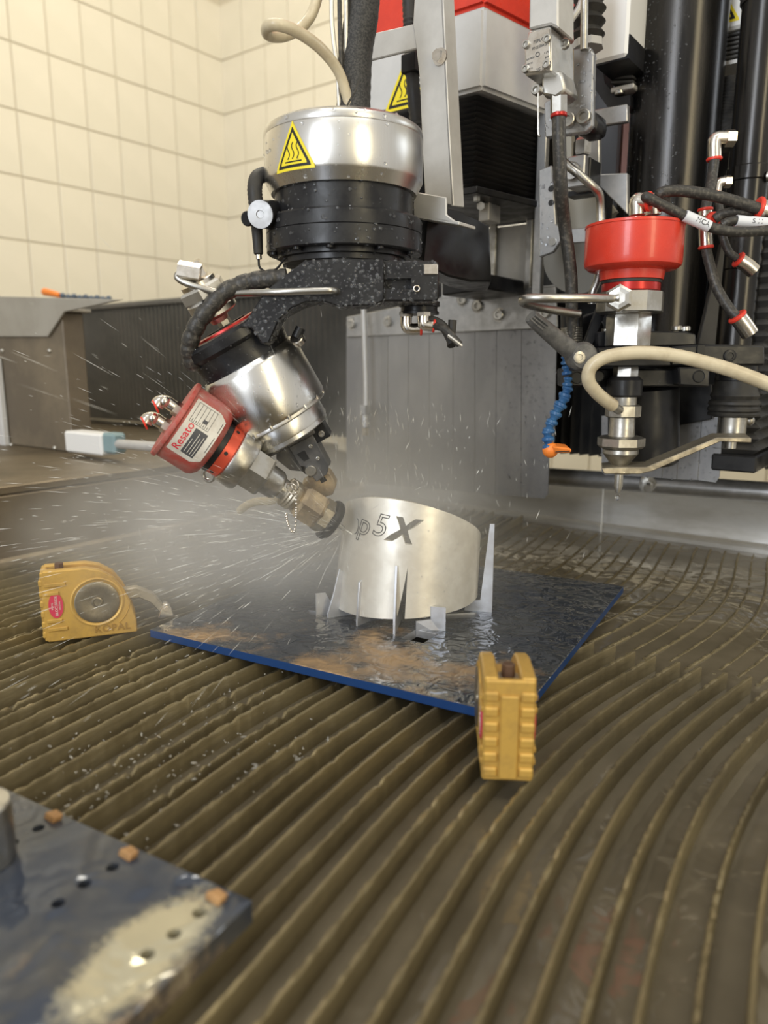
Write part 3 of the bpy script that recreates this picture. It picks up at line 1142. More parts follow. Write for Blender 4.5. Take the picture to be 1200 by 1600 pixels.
# swivel valve on top of the tilt drive
sw = thing('swivel_joint', 'silver high pressure swivel joint standing on top of the tilted motor', 'swivel joint', dl(-66))
obj('stem', Geo().cyl(dl(-66), dl(-100), 11 * s_, n=6), ALU, sw, smooth=0)
SW0 = P(341, 495, .66)
SW1 = P(300, 425, .648)
sax = (SW1 - SW0).normalized()
obj('swivel_base', Geo().lathe([(12, -6), (14, 0), (27, 3), (31, 6), (31, 13), (29, 15), (30, 17), (30, 27), (27, 30)], SW0, sax, 36, scale=s_ * 1.12), ALU, sw)
obj('swivel_hex', Geo().lathe([(31, 30), (33, 32), (33, 44), (30, 47)], SW0, sax, 6, scale=s_ * 1.1), ALU, sw, smooth=0)
obj('swivel_body', Geo().lathe([(24, 47), (27, 49), (27, 58), (23, 60)], SW0, sax, 36, scale=s_), NICKEL, sw)
obj('swivel_head', Geo().lathe([(19, 60), (21, 62), (21, 82), (19, 84)], SW0, sax, 6, scale=s_), NICKEL, sw, smooth=0)
obj('swivel_nut', Geo().cyl(SW0 + sax * (66 * s_) + Vector((.008, -.010, 0)), SW0 + sax * (66 * s_) + Vector((-.010, -.011, .003)), .0085, n=6), NICKEL, sw, smooth=0)

t1 = obj('pressure_tube', Geo().tube([P(300, 422, .64), P(285, 424, .638), P(277, 432, .636), P(288, 441, .635), P(315, 450, .635), P(340, 457, .637), P(365, 458, .64), P(430, 456.5, .622), P(500, 454, .620), P(520, 454, .622), P(528, 457, .632)], 5.0 * s_, 14, 8), STEEL)
tag(t1, 'bent steel pressure tube running from the swivel joint to the black arm', 'tube')
hp = [P(448, 434, .64), P(420, 436, .64), P(385, 442, .643), P(350, 458, .64), P(320, 490, .638), P(302, 520, .64), P(296, 548, .645), P(303, 575, .652)]
ch = obj('wrapped_hose', Geo().tube(hp, 12.5 * s_, 16, 14, rf=lambda t, i: 1 + .07 * (1 if i % 9 < 6 else -.4)), HOSE)
tag(ch, 'black spiral wrapped hose curving over the left of the tilted motor', 'hose')

# wrist fork below the tilt drive
wr = thing('wrist_fork', 'dark grey wrist fork below the tilted motor holding the nozzle block', 'bracket', dl(132))
fx_, fy_, fa_ = frame(dax, (1, 0, 0))       # fx_ about to the right in the picture plane, fy_ to the viewer or away
if fy_.y > 0:
    fy_ = -fy_
WS = s_


def wpt(a, t, d=0):
    return dl(t) + fx_ * (a * WS) + fy_ * (d * WS)


def wprism(name, pts, d0, d1, mat, bev=.0008):
    return obj(name, Geo().prism([wpt(a, t, d0) for a, t in pts], fy_ * ((d1 - d0) * WS)), mat, wr, bev=bev)


fork = M('grey_hard_anodised', (.105, .105, .108), .55, .36, col2=(.16, .155, .15), ns=60, rough2=.5, bump=.1, bs=400, bd=.0005)
wprism('fork_base', [(-46, 128), (40, 128), (40, 140), (-46, 140)], -26, 26, fork)
wprism('fork_side', [(-10, 140), (34, 140), (32, 196), (22, 208), (0, 212), (-4, 180), (-10, 176)], 6, 24, fork)
wprism('fork_step', [(-34, 140), (-6, 140), (-6, 160), (-12, 188), (-30, 176), (-40, 150)], -6, 16, fork)
wprism('fork_back', [(-30, 140), (32, 140), (28, 205), (-18, 200)], -26, -8, fork)
wprism('clamp_lug', [(28, 131), (58, 131), (58, 157), (32, 157)], -8, 20, BLACK)
wprism('lug_shim', [(16, 128), (44, 128), (44, 134), (16, 134)], 14, 22, NICKEL, .0003)
wprism('lug_shim', [(-60, 130), (-30, 130), (-30, 136), (-60, 136)], 4, 16, NICKEL, .0003)
obj('lug_screw', Geo().socket(wpt(47, 146, 20), fy_, 5.2 * WS, .002), STEEL, wr)
for t in (155, 178):
    obj('fork_screw', Geo().socket(wpt(22, t, 24), fy_, 3.2 * WS, .001), STEEL, wr)
wprism('window_recess', [(-4, 156), (10, 156), (10, 172), (0, 172)], 24, 24.6, INK, 0)
obj('cross_pin', Geo().cyl(wpt(2, 190, -20), wpt(2, 190, 28), 9 * WS, n=20, bev=.0006), STEEL, wr)

# ================================================================== tilted cutting head
J0 = P(272, 653, .640)
J1 = P(540, 828, .682)
jax = (J1 - J0).normalized()
js = (J1 - J0).length / 320.0
jx, jy, ja = frame(jax, (0, -1, .2))
head = thing('waterjet_cutter', 'tilted water jet cutting head with a worn red cap and a maker label', 'cutting head', J1)


def jl(t):
    return J0 + jax * (t * js)


def jlathe(name, prof, mat, n=48, smooth=35, phase=0.):
    return obj(name, Geo().lathe(prof, J0, jax, n, hint=jx, scale=js, phase=phase), mat, head, smooth=smooth)


rcap = jlathe('actuator_cap', [(6, 0), (60, -1), (63, 0), (64, 3), (63.5, 6), (60.2, 8), (60, 58), (57, 64), (50, 70), (42, 72)], REDW)
jlathe('shadow_neck', [(42, 71), (42, 80), (39, 82)], BLACK)  # narrow black neck between the cap and the red ring
jlathe('red_ring', [(40, 80), (41, 81), (41, 97), (40, 98)], M('orange_red_ring', (.60, .085, .045), .3, .35), 48)
for k in range(6):
    w = 2 * math.pi * k / 6
    d = jx * math.cos(w) + jy * math.sin(w)
    obj('pin_hole', Geo().cyl(jl(87) + d * (39 * js), jl(87) + d * (41.6 * js), 3 * js, n=10), INK, head)
jlathe('collar', [(40, 97), (44, 99), (45, 102), (45, 124), (43, 128), (34, 129)], STEEL)
jlathe('collar_flat', [(33, 128), (36, 129), (36, 158), (33, 162)], STEEL, 6, 0, .0)
jlathe('taper', [(27, 160), (25, 164), (24, 184), (20, 190), (17, 192), (16, 204)], STEEL, 32)
jlathe('ribbed_nut', [(16, 200), (23, 201), (25, 203), (23.5, 206), (25, 209), (23.5, 212), (25, 215), (22, 222), (17, 226)], DIRTY, 28)
jlathe('nozzle_body', [(17, 222), (26, 226), (31, 232), (31, 262), (27, 268)], BRASSY, 6, 0)
jlathe('nozzle_nut', [(23, 264), (29, 267), (29, 282), (26, 284)], DIRTY, 6, 0, .5)
jlathe('splash_washer', [(26, 282), (33, 283), (34.5, 286), (34, 292), (30, 297), (22, 299), (12, 300)], RUBBER, 36)
jlathe('focusing_tube', [(5, 299), (4.2, 300), (3.6, 316), (2.2, 318)], STEEL, 16)
wprism('bronze_block', [(-26, 206), (14, 200), (24, 212), (24, 234), (10, 246), (-26, 240)], -14, 14, BRASSY)
wprism('bronze_notch', [(4, 212), (14, 212), (14, 220), (4, 220)], 14, 14.6, INK, 0)
# elbows on the cap's face
for lab, du, dv in (('nickel elbow fitting on the tilted red cap, nearer of two', 4, 16), ('nickel elbow fitting on the tilted red cap, farther of two', 14, -14)):
    e = thing('elbow_fitting', lab, 'fitting', jl(-10), group='elbow fittings on the tilted cap')
    b = J0 + (jx * du + jy * dv * (1 if jy.x * 1 + jy.z * -1 < 0 else 1)) * js
    o2 = b - jax * (22 * js)
    side = (Vector((-.85, -.3, -.35))).normalized()
    obj('elbow_body', Geo().tube([b, b - jax * (12 * js), o2, o2 - jax * (4 * js) + side * (7 * js), o2 + side * (15 * js)], 9.5 * js, 16, 5), NICKEL, e)
    obj('elbow_cap', Geo().ball(o2 - jax * (1 * js) + Vector((0, -1, .1)) * (5 * js), 8.5 * js, 12, 8), NICKEL, e)
    obj('hex_collar', Geo().cyl(b, b - jax * (9 * js), 11.5 * js, n=6), NICKEL, e, smooth=0)
    obj('release_ring', Geo().cyl(o2 + side * (15 * js), o2 + side * (18 * js), 10.5 * js, n=18, bev=.0004), REDP, e)
# maker label curved on the cap
# work out the angle facing the viewer and which way the label's text runs (up along the circumference)
ccap = jl(33)
tov = (EYE - ccap)
tov = (tov - jax * tov.dot(jax)).normalized()
lx, ly, la = frame(jax, tov)
# text direction: reading runs up-right in the picture = along -ly or +ly, whichever goes up
sgn = 1 if ly.z > 0 else -1
LR = 60.3


def lab(c):
    # c.x: along the text (circumference, upward), c.y: letters' up = towards the cap's face (-jax)
    w = sgn * c[0] / LR + LOFF
    return J0 + jax * ((36 - c[1]) * js) + (lx * math.cos(w) + ly * math.sin(w)) * ((LR + c[2]) * js)


LOFF = sgn * .02


def box_rows(x0, x1, y0, y1, n=6):
    return [(y0 + (y1 - y0) * i / n, x0, x1) for i in range(n + 1)]


rows = []
for i in range(13):
    y = -26 + 51 * i / 12
    ch = max(0, (-26 + 12) - y)
    rows.append((y, -46 + ch * .9, 46 - ch * .9))
lbl = obj('maker_label', patch(rows, 18, lab, .25), PAPER, head)
tm = map_mesh(text_mesh('Resato', 16.5, .12, bold=.15), lambda q: lab((q.x - 16, q.y + 14.5, .5 + q.z)))
obj('label_lettering', tm, PRED, lbl)
obj('label_block', patch(box_rows(-38, 4, -14, 6), 10, lab, .45), DGREY, lbl)
obj('label_block', patch(box_rows(15, 21, -4, 3), 3, lab, .45), DGREY, lbl)
for y in (20, 14, 8, 2, -4, -10):
    obj('label_rule', strip([(8 + i * 5.6, y) for i in range(7)], .6, lab, .5), DGREY, lbl)
for x in (8, 41.5):
    obj('label_rule', strip([(x, 20 - i * 5) for i in range(7)], .6, lab, .5), DGREY, lbl)
for y, x0, x1 in ((2, -35, -12), (-3, -35, 0), (-7, -35, -6), (-11, -35, -2)):
    g = strip([(x0 + i * (x1 - x0) / 4, y) for i in range(5)], .9, lab, .7)
    obj('label_line', g, PAPER, lbl)
for y, x0, x1 in ((-23, -20, 6), (-23, 14, 32)):
    obj('label_line', strip([(x0 + i * (x1 - x0) / 4, y) for i in range(5)], .9, lab, .6), DGREY, lbl)
for y in (17, 11, 5, -1, -7):
    obj('label_line', strip([(9.5 + i * 2, y) for i in range(3)], .8, lab, .6), DGREY, lbl)
# side port below the collar, cream jet hose loop behind
pt = obj('side_port', Geo().ring(P(326, 742, .672), (.3, 1, .1), 9.5 * js, 3.4 * js, 24, 10), STEEL, head)
h2 = obj('abrasive_hose', Geo().tube([P(445, 772, .70), P(425, 782, .715), P(400, 784, .73), P(385, 790, .74), P(375, 798, .75)], .0042, 12, 7), CREAM)
tag(h2, 'short cream hose behind the tilted cutting head', 'hose')
# bead chain on the nozzle
bc = thing('bead_chain', 'silver bead chain on a split ring hanging from the tilted nozzle', 'chain', P(460, 770, .66))
obj('split_ring', Geo().ring(P(461, 758, .648), (.9, 1, 0), .0046, .0007, 22, 8), NICKEL, bc)
obj('split_ring', Geo().ring(P(457, 764, .648), (.5, 1, .5), .0058, .0006, 22, 8), NICKEL, bc)
cp = catmull([P(462, 770, .645), P(463, 790, .645), P(462, 815, .645), P(459, 832, .645), P(454, 828, .645), P(449, 816, .646), P(447, 803, .648)], 7)
acc = 0
last = cp[0]
for q in cp:
    if (q - last).length < .0021 and q is not cp[0]:
        continue
    last = q
    obj('bead', Geo().ball(q, .0013, 8, 6), NICKEL, bc)

# ================================================================== lines going up from the drum
co = obj('coil_hose', Geo().tube([P(548, 178, .70), P(542, 150, .70), P(528, 110, .69), P(500, 75, .67), P(465, 50, .65), P(435, 39, .64), P(418, 42, .645), P(419, 54, .66), P(440, 57, .68), P(468, 45, .70), P(487, 22, .71), P(497, -10, .715), P(500, -40, .72)], .0046, 14, 10), CREAM)
tag(co, 'cream plastic hose looping in a coil above the silver drum', 'hose')
br = obj('braided_sleeve', Geo().tube([P(552, 182, .71), P(553, 140, .715), P(556, 80, .72), P(564, 30, .72), P(570, -40, .72)], .0150, 24, 10, rf=lambda t, i: 1 + .015 * math.sin(i * 1.9)), M('braided_sleeving', (.02, .02, .02), 0, .55, col2=(.055, .052, .048), ns=600, lo=.45, hi=.55, bump=.5, bs=1400, bd=.0008))
tag(br, 'thick black braided cable sleeve rising from the silver drum', 'cable')
for i, (x0, x1, c, lb) in enumerate(((531, 519, ALU, 'thin silver cable left of the braided sleeve'), (534, 531, HOSE, 'thin black cable between the cream hose and the braided sleeve'), (538, 541, ALU, 'thin silver rod right against the braided sleeve'))):
    o = obj('thin_cable', Geo().tube([P(x0, 182, .705), P((x0 * 2 + x1) / 3, 110, .70 + .004 * i), P(x1, 40, .70 + .004 * i), P(x1 - 1, -40, .70)], .0019, 8, 6), c)
    tag(o, lb, 'cable', 'thin cables rising from the drum')
o = obj('thin_cable', Geo().tube([P(536, 180, .69), P(545, 160, .685), P(556, 140, .682), P(562, 118, .683)], .0009, 6, 6), HOSE)
tag(o, 'hair thin black wire curving across the braided sleeve', 'cable', 'thin cables rising from the drum')

# ================================================================== left vertical axis: cover, bellows, column
zc = thing('axis_cover', 'grey and red cover of the vertical axis behind the drum', 'machine cover', PU(700, 120, .86))
u0 = .78
c0 = PU(754, 138, u0)
v1 = c0.dot(V)
v0 = PU(540, 180, u0).dot(V)
zb_, zt_ = c0.z, 1.3
zr = PU(754, 8, u0).z
obj('grey_shell', Geo().prism([MF(u0, v0, zb_), MF(u0, v1, zb_), MF(u0 + .19, v1 + .035, zb_), MF(u0 + .19, v0, zb_)], Z * (zr - zb_)), SHELL, zc, bev=.004, seg=2)
obj('red_shell', Geo().prism([MF(u0 - .0003, v0 - .0003, zr), MF(u0 - .0003, v1 + .0003, zr), MF(u0 + .19, v1 + .0353, zr), MF(u0 + .19, v0, zr)], Z * (zt_ - zr)), RED, zc, bev=.004, seg=2)


def flatmap(o, ex_, ez_, n):
    o, ex_, ez_, n = Vector(o), Vector(ex_), Vector(ez_), Vector(n)
    return lambda c: o + ex_ * c[0] + ez_ * c[1] + n * c[2]


sgc = PU(634, 143, u0)
hot_sign(zc, flatmap(sgc, V, Z, -U), .064)

bel = thing('axis_bellows', 'black pleated bellows below the grey axis cover', 'bellows', PU(750, 300, .86))
zb2 = PU(745, 292, u0 + .012).z
npl = 17
pv0, pv1 = v0 + .03, v1 - .004
for i in range(npl):
    za, zb__ = zb_ - (zb_ - zb2) * i / npl, zb_ - (zb_ - zb2) * (i + 1) / npl
    zm = (za + zb__) / 2
    A, B = .006, .016
    q = []
    for z, ins in ((za, B), (zm, A), (zb__, B)):
        q += [MF(u0 + ins, pv0 + ins, z), MF(u0 + ins, pv1 - ins, z), MF(u0 + .19, pv1 - ins + .03, z), MF(u0 + .19, pv0 + ins, z)]
    fs = [(a * 4 + b, a * 4 + (b + 1) % 4, a * 4 + 4 + (b + 1) % 4, a * 4 + 4 + b) for a in range(2) for b in range(4)]
    obj('pleat', Geo().add(q, fs), BELLOW, bel, smooth=0)
obj('end_frame', Geo().prism([MF(u0 + .006, pv0, zb2), MF(u0 + .006, pv1 - .004, zb2), MF(u0 + .19, pv1 + .03, zb2), MF(u0 + .19, pv0, zb2)], Z * -.008), BLACK, bel, bev=.001)
for v_ in (pv1 - .012, pv1 - .06):
    obj('frame_screw', Geo().cyl(MF(u0 + .02, v_, zb2 - .008), MF(u0 + .02, v_, zb2 - .014), .0042, n=6), STEEL, bel, smooth=0)

col = thing('axis_column', 'grey steel column and black carrier arm behind the rotary drive', 'column', MF(.9, -.4, .0))
cv = PU(765, 380, .86).dot(V)
obj('column_box', Geo().mbox(.98, 1.06, PU(690, 380, .98).dot(V), PU(829, 380, .98).dot(V), .13, zb2 - .009), SHEET, col, bev=.002)
obj('guide_rail', Geo().fbox(764, 312, 774, 470, .972, .006), STEEL, col, bev=.001)
obj('column_edge', Geo().fbox(824, 140, 834, 450, .972, .006), PLATE, col, bev=.001)
obj('carrier_arm', Geo().prism([P(668, 318, .74), P(720, 330, .76), P(764, 352, .80), P(768, 440, .80), P(735, 440, .78), P(700, 432, .76), P(660, 412, .74)], Vector((.01, .10, 0))), BLACK, col, bev=.002)
obj('carrier_neck', Geo().prism([P(610, 324, .758), P(690, 328, .758), P(690, 412, .758), P(610, 396, .758)], Vector((.004, .06, 0))), BLACK, col, bev=.002)
obj('carrier_foot', Geo().upoly([(690, 420), (764, 428), (764, 452), (690, 462)], .86, .1), BLACK, col, bev=.002)
obj('column_lug', Geo().fbox(748, 300, 764, 345, .84, .03), SHEET, col, bev=.001)
obj('hex_screw', Geo().cyl(PU(751, 322, .84), PU(751, 322, .83), .0052, n=6), STEEL, col, smooth=0)
obj('dark_backing', Geo().mbox(1.062, 1.08, cv - .12, cv + .16, .30, 1.3), M('dark_machine_frame', (.06, .06, .062), .3, .5), col)

# silver sheet bracket in front of the cover
sb = thing('sheet_bracket', 'silver sheet metal bracket with a cross bar and one long leg before the cover', 'bracket', PU(690, 320, .655))
ub = .655
obj('bracket_leg', Geo().upoly([(650, -60), (690, -60), (697, 92), (702, 200), (709, 322), (664, 311), (660, 240), (655, 120), (650, 76), (645, 37)], ub, .004), SHEET, sb, bev=.001)
obj('bracket_fold', Geo().prism([PU(690, -60, ub), PU(697, 92, ub), PU(702, 200, ub), PU(709, 322, ub), PU(709, 322, ub) + U * .02 + Z * .002, PU(690, -60, ub) + U * .02], V * -.003), SHEET, sb, bev=.0006)
obj('cross_bar', Geo().upoly([(647, 37), (582, 52), (575, 95), (652, 76)], ub + .001, .004), SHEET, sb, bev=.001)
obj('bracket_bolt', Geo().cyl(PU(688, 89, ub), PU(688, 89, ub) - U * .007, .0056, n=6), NICKEL, sb, smooth=0)
obj('bolt_washer', Geo().cyl(PU(688, 89, ub), PU(688, 89, ub) - U * .0014, .0078, n=20), NICKEL, sb)
cl = thing('bracket_clip', 'small bent silver clip beside the black drum neck', 'clip', P(680, 325, .67))
obj('clip_plate', Geo().upoly([(652, 300), (697, 308), (697, 335), (712, 346), (700, 348), (646, 337), (646, 308)], .60, .003), SHEET, cl, bev=.001)
obj('clip_foot', Geo().prism([PU(646, 335, .60), PU(717, 346, .60), PU(717, 346, .60) + U * .03, PU(646, 335, .60) + U * .03], Z * -.003), SHEET, cl, bev=.0006)
cg_ = obj('corrugated_conduit', Geo().tube([PU(637, -50, .70), PU(640, 20, .70), PU(642, 75, .70), PU(646, 140, .70), PU(652, 200, .70), PU(656, 235, .70)], .0068, 14, 14, rf=lambda t, i: 1 + .12 * (i % 2)), RUBBER)
tag(cg_, 'black corrugated conduit passing behind the silver bracket leg', 'conduit')
bx = obj('conduit_clamp', Geo().fbox(626, 82, 648, 112, .69, .02), BLACK, bev=.001)
tag(bx, 'small black clamp block on the corrugated conduit below the cross bar', 'clamp')

# ================================================================== splash guard below the left axis
UA = .97
sg = thing('splash_guard', 'wet grey steel splash guard hanging over the water behind the ring', 'splash guard', PU(700, 600, UA))
xs = [541, 573, 606, 638, 671, 708, 742, 776, 815, 870]
xb = [541, 573, 606, 638, 671, 708, 742, 774, 814, 857]
yb = lambda x: 752 + (x - 541) * .088
yt = lambda x: 520 - (x - 541) * .024
rnd = random.Random(5)
for i in range(len(xs) - 1):
    g = .35
    a, b = xs[i] + g, xs[i + 1] - g
    a2, b2 = xb[i] + g, xb[i + 1] - g
    ysl = 655 + i * 2
    if i == len(xs) - 2:
        pts = [(a, yt(a)), (xs[-1], yt(xs[-1])), (866, 690), (858, 700), (856, yb(856) - 8), (850, yb(850)), (a2, yb(a2))]
    elif i == 0:
        pts = [(a, yt(a)), (b, yt(b)), (b2, yb(b2)), (a2 + 8, yb(a2)), (a2, yb(a2) - 8)]
    else:
        pts = [(a, yt(a)), (b, yt(b)), (b2, yb(b2)), (a2, yb(a2))]
    o = obj('guard_strip', Geo().upoly(pts, UA + rnd.uniform(0, .0006), .0018), SPLASH, sg, smooth=0)
    if i >= 5:
        droplets('water_droplets', o, 60 if i < 7 else 280, .0006, .0022)
fl = obj('top_flange', Geo().upoly([(541, 495), (690, 466), (868, 447), (871, 512), (541, 527)], UA - .006, .005), PLATE, sg, bev=.001)
obj('flange_lip', Geo().prism([PU(686, 467, UA - .006), PU(868, 447, UA - .006), PU(868, 447, UA - .006) + U * .02, PU(686, 467, UA - .006) + U * .02], Z * .002), PLATE, sg)
for x, y in ((551, 506), (608, 503), (724, 468), (748, 478), (781, 492), (853, 489)):
    obj('flange_bolt', Geo().socket(PU(x, y, UA - .006), -U, .0075, .006), STEEL, sg)
    obj('bolt_washer', Geo().cyl(PU(x, y, UA - .006), PU(x, y, UA - .0075), .0105, n=18), STEEL, sg)
obj('hanging_seal', Geo().upoly([(606, 520), (775, 515), (775, 612), (606, 616)], UA + .004, .004), M('dark_wet_sheet', (.26, .26, .27), .7, .35), sg)  # dark sheet standing for the dark machine mirrored in the guard
# pale drain pipe with a union in front of the guard
dp = thing('drain_pipe', 'thin grey pipe with a threaded union hanging before the splash guard', 'pipe', PU(570, 560, .94))
obj('pipe', Geo().tube([PU(568, 470, .945), PU(570, 530, .945), PU(572, 600, .945), PU(572, 635, .945)], .0045, 12, 5), SHEET, dp)
obj('union_nut', Geo().cyl(PU(571, 633, .945), PU(571, 647, .945), .0098, n=6), PLATE, dp, smooth=0)
obj('union_body', Geo().cyl(PU(571, 647, .945), PU(571, 668, .945), .0085, n=18, bev=.001), PLATE, dp)
obj('union_tail', Geo().cyl(PU(571, 668, .945), PU(571, 680, .945), .0065, n=6), DIRTY, dp, smooth=0)

# ================================================================== gantry with its long bellows
UG = 1.09
ga = thing('gantry_bellows', 'long dark ribbed bellows running along the gantry behind the heads', 'bellows', MF(UG, -.9, .11))
gz0, gz1 = .112, .386
vL, vR = -1.95, -.02
n = 125
for i in range(n):
    va, vb = vL + (vR - vL) * i / n, vL + (vR - vL) * (i + 1) / n
    vm = (va + vb) / 2
    q = [MF(UG + .030, va, gz0), MF(UG, vm, gz0), MF(UG + .030, vb, gz0), MF(UG + .030, va, gz1), MF(UG, vm, gz1), MF(UG + .030, vb, gz1)]
    obj('pleat', Geo().add(q, [(0, 1, 4, 3), (1, 2, 5, 4)]), DBELLOW if vm < -.75 else BELLOW, ga, smooth=0)
obj('backing', Geo().mbox(UG + .031, UG + .10, vL, vR, gz0, gz1), BLACK, ga)
obj('top_strip', Geo().mbox(UG - .004, UG + .1, vL, -.75, gz1, gz1 + .012), DBELLOW, ga, bev=.002)

hs = thing('end_housing', 'grimy brown sheet metal housing with a grey lid at the far left', 'housing', MF(.9, -1.6, .1))
uh = .70
e = PU(105, 600, uh).dot(V)
obj('housing_body', Geo().mbox(uh, uh + .04, e - .75, e, .0985, PU(100, 487, uh).z), HOUSE, hs, bev=.002)
zz1 = PU(100, 487, uh).z
obj('lid', Geo().upoly([(-60, 452), (0, 463), (190, 468), (100, 487), (74, 526), (-60, 526)], uh - .006, .005), HOUSEL, hs, bev=.001)
obj('lid_top', Geo().mbox(uh - .006, uh + .05, e - .75, e + .01, zz1 + .0005, zz1 + .006), HOUSEL, hs, bev=.001)
for x, y in ((78, 548), (86, 700), (4, 548), (18, 695)):
    obj('rivet', Geo().ball(PU(x, y, uh), .0045, 10, 6), STEEL, hs)
obj('edge_post', Geo().fbox(-20, 560, 3, 742, uh - .012, .01), SHELL, hs, bev=.001)
ob = thing('air_nozzle', 'orange tipped segmented air hose lying on the grey lid at far left', 'hose', PU(120, 462, .98))
obj('nozzle_tip', Geo().tube([PU(70, 456, .98), PU(84, 459, .98), PU(94, 462, .98)], .0075, 12, 4, rf=lambda t, i: 1.2 - .4 * t), ORANGE, ob)
g = Geo()
for i in range(9):
    g.ball(PU(98 + i * 9, 462 + i * .6 + (1.5 if i % 2 else 0), .98), .0068, 12, 7)
obj('segments', g, M('dusty_blue_plastic', (.10, .13, .17), 0, .5), ob)

# sensor box and rail tube along the back
UR = 1.135
rail = obj('rail_tube', Geo().cyl(PU(548, 722, UR), PU(1330, 778, UR), .0145, n=28), M('galvanised_tube', (.46, .46, .47), .7, .32, col2=(.36, .36, .36), ns=40), None)
tag(rail, 'long grey galvanised tube running along the back wall of the tank', 'tube')
rb = thing('rail_bolt', 'hex bolt through the grey tube right of the pointed nozzle', 'bolt', PU(1012, 757, UR - .0145))
obj('bolt_washer', Geo().cyl(PU(1012, 755, UR - .013), PU(1012, 757, UR - .02), .0125, n=20), STEEL, rb)
obj('bolt_head', Geo().cyl(PU(1012, 757, UR - .02), PU(1012, 760, UR - .034), .0085, n=6), STEEL, rb, smooth=0)
obj('bolt_end', Geo().cyl(PU(1012, 760, UR - .034), PU(1012, 763, UR - .042), .006, n=14, bev=.001), STEEL, rb)
sx = thing('sensor_box', 'white sensor box with a teal cable gland beside the housing at left', 'sensor', PU(130, 692, .66))
obj('box', Geo().fbox(101, 676, 157, 709, .66, .035), WHITE, sx, bev=.003)
obj('gland', Geo().fbox(158, 677, 177, 709, .665, .025), M('teal_plastic', (.22, .32, .34), 0, .5), sx, bev=.004)
o = obj('rail_tube', Geo().cyl(PU(178, 693, .675), PU(420, 712, .675), .0075, n=24), SHEET)
tag(o, 'short pale tube running right from the white sensor box', 'tube')
ls = thing('white_block', 'pale cream block between the wrist fork and the splash guard', 'block', PU(520, 695, 1.10))
obj('block', Geo().fbox(500, 676, 541, 706, 1.10, .03), CREAM, ls, bev=.006)

# ================================================================== right: limit valve with its hose
UVV = .66
va = thing('limit_valve', 'silver cast limit valve with four screws on its face plate', 'valve', PU(850, 120, UVV))
obj('valve_upper', Geo().upoly([(828, -60), (872, -60), (872, 44), (860, 38), (826, 46)], UVV, .035), SHEET, va, bev=.0015)
obj('valve_body', Geo().upoly([(826, 47), (860, 40), (862, 112), (820, 119), (819, 75)], UVV, .050), ALU, va, bev=.0015)
obj('face_plate', Geo().upoly([(827, 50), (858, 43), (860, 104), (846, 111), (822, 113), (820, 72)], UVV - .0025, .0025), NICKEL, va, bev=.0006)
obj('rear_plate', Geo().upoly([(862, 62), (892, 72), (892, 140), (886, 148), (850, 152), (862, 112)], UVV + .05, .008), BRASSY, va, bev=.001)
obj('lower_boss', Geo().upoly([(846, 116), (876, 108), (884, 140), (868, 152), (846, 148)], UVV + .012, .03), ALU, va, bev=.002)
for x, y in ((823, 70), (856, 61), (822, 108), (855, 101)):
    obj('face_screw', Geo().socket(PU(x, y, UVV - .002), -U, .0036, .003), STEEL, va)
for x, y in ((884, 70), (881, 134), (844, 142)):
    obj('rear_screw', Geo().socket(PU(x, y, UVV + .03), -U, .0044, .004), STEEL, va)
fm = flatmap(PU(841, 80, UVV - .0026), (V + Z * .1).normalized(), Z, -U)
obj('plate_mark', Geo().ring(PU(840, 85, UVV - .0026), -U, .0018, .0004, 16, 6), DGREY, va)
for s, x, y, sz in (('FEPLC', 0, .0085, .0038), ('PN250AG', .001, .0035, .0034), ('5G 30', .003, -.0150, .0034), ('SUI MDA', -.0075, -.0035, .0021), ('BAR 34', -.0085, -.0075, .0021), ('OUT 4', -.0085, -.0120, .0023), ('BAR', .0085, -.0075, .0020), ('C JPL', .008, -.0035, .0020)):
    obj('plate_lettering', map_mesh(text_mesh(s, sz, .00005), lambda q: fm((q.x + x, q.y + y, q.z + .0001))), DGREY, va)
obj('pivot', Geo().socket(PU(841, 142, UVV + .01), -U, .0048, .006), STEEL, va)
obj('lever_wire', Geo().tube([PU(841, 145, UVV), PU(841, 175, UVV), PU(841, 208, UVV), PU(844, 213, UVV)], .0009, 8, 3), STEEL, va)
obj('hex_gland', Geo().cyl(PU(873, 150, UVV + .02), PU(873, 178, UVV + .02), .0078, n=6), STEEL, va, smooth=0)
obj('release_ring', Geo().cyl(PU(873, 177, UVV + .02), PU(873, 184, UVV + .02), .0076, n=22, bev=.0008), REDA, va)
vh = obj('valve_hose', Geo().tube([PU(873, 182, UVV + .02), PU(874, 230, UVV + .02), PU(877, 300, UVV + .03), PU(882, 350, UVV + .05), PU(890, 410, UVV + .06), PU(893, 450, UVV + .065), PU(893, 520, UVV + .07), PU(894, 545, UVV + .07)], .0062, 14, 8), HOSE)
tag(vh, 'dusty black hose hanging from the silver limit valve', 'hose')
kn = thing('threaded_coupling', 'grey threaded hose coupling above the black slotted block', 'coupling', PU(893, 520, .72))
obj('sleeve', Geo().cyl(PU(893, 485, .735), PU(893, 513, .735), .011, n=20, bev=.001), BLACK, kn)
g = Geo()
for i in range(6):
    g.ring(PU(893, 513 + i * 4, .735), Z, .0095, .0016, 22, 8)
obj('thread', g, STEEL, kn)
cbl = thing('side_cable', 'grey cable and red ringed connector right of the limit valve top', 'cable', PU(885, 30, .72))
obj('cable', Geo().tube([PU(886, -40, .74), PU(884, 10, .74), PU(880, 38, .735)], .0055, 12, 5), HOSE, cbl)
obj('cable', Geo().tube([PU(916, -40, .76), PU(908, 5, .75), PU(893, 30, .745), PU(884, 44, .74)], .0034, 10, 5), SHEET, cbl)
obj('release_ring', Geo().cyl(PU(884, 40, .735), PU(884, 46, .735), .0055, n=18), REDP, cbl)
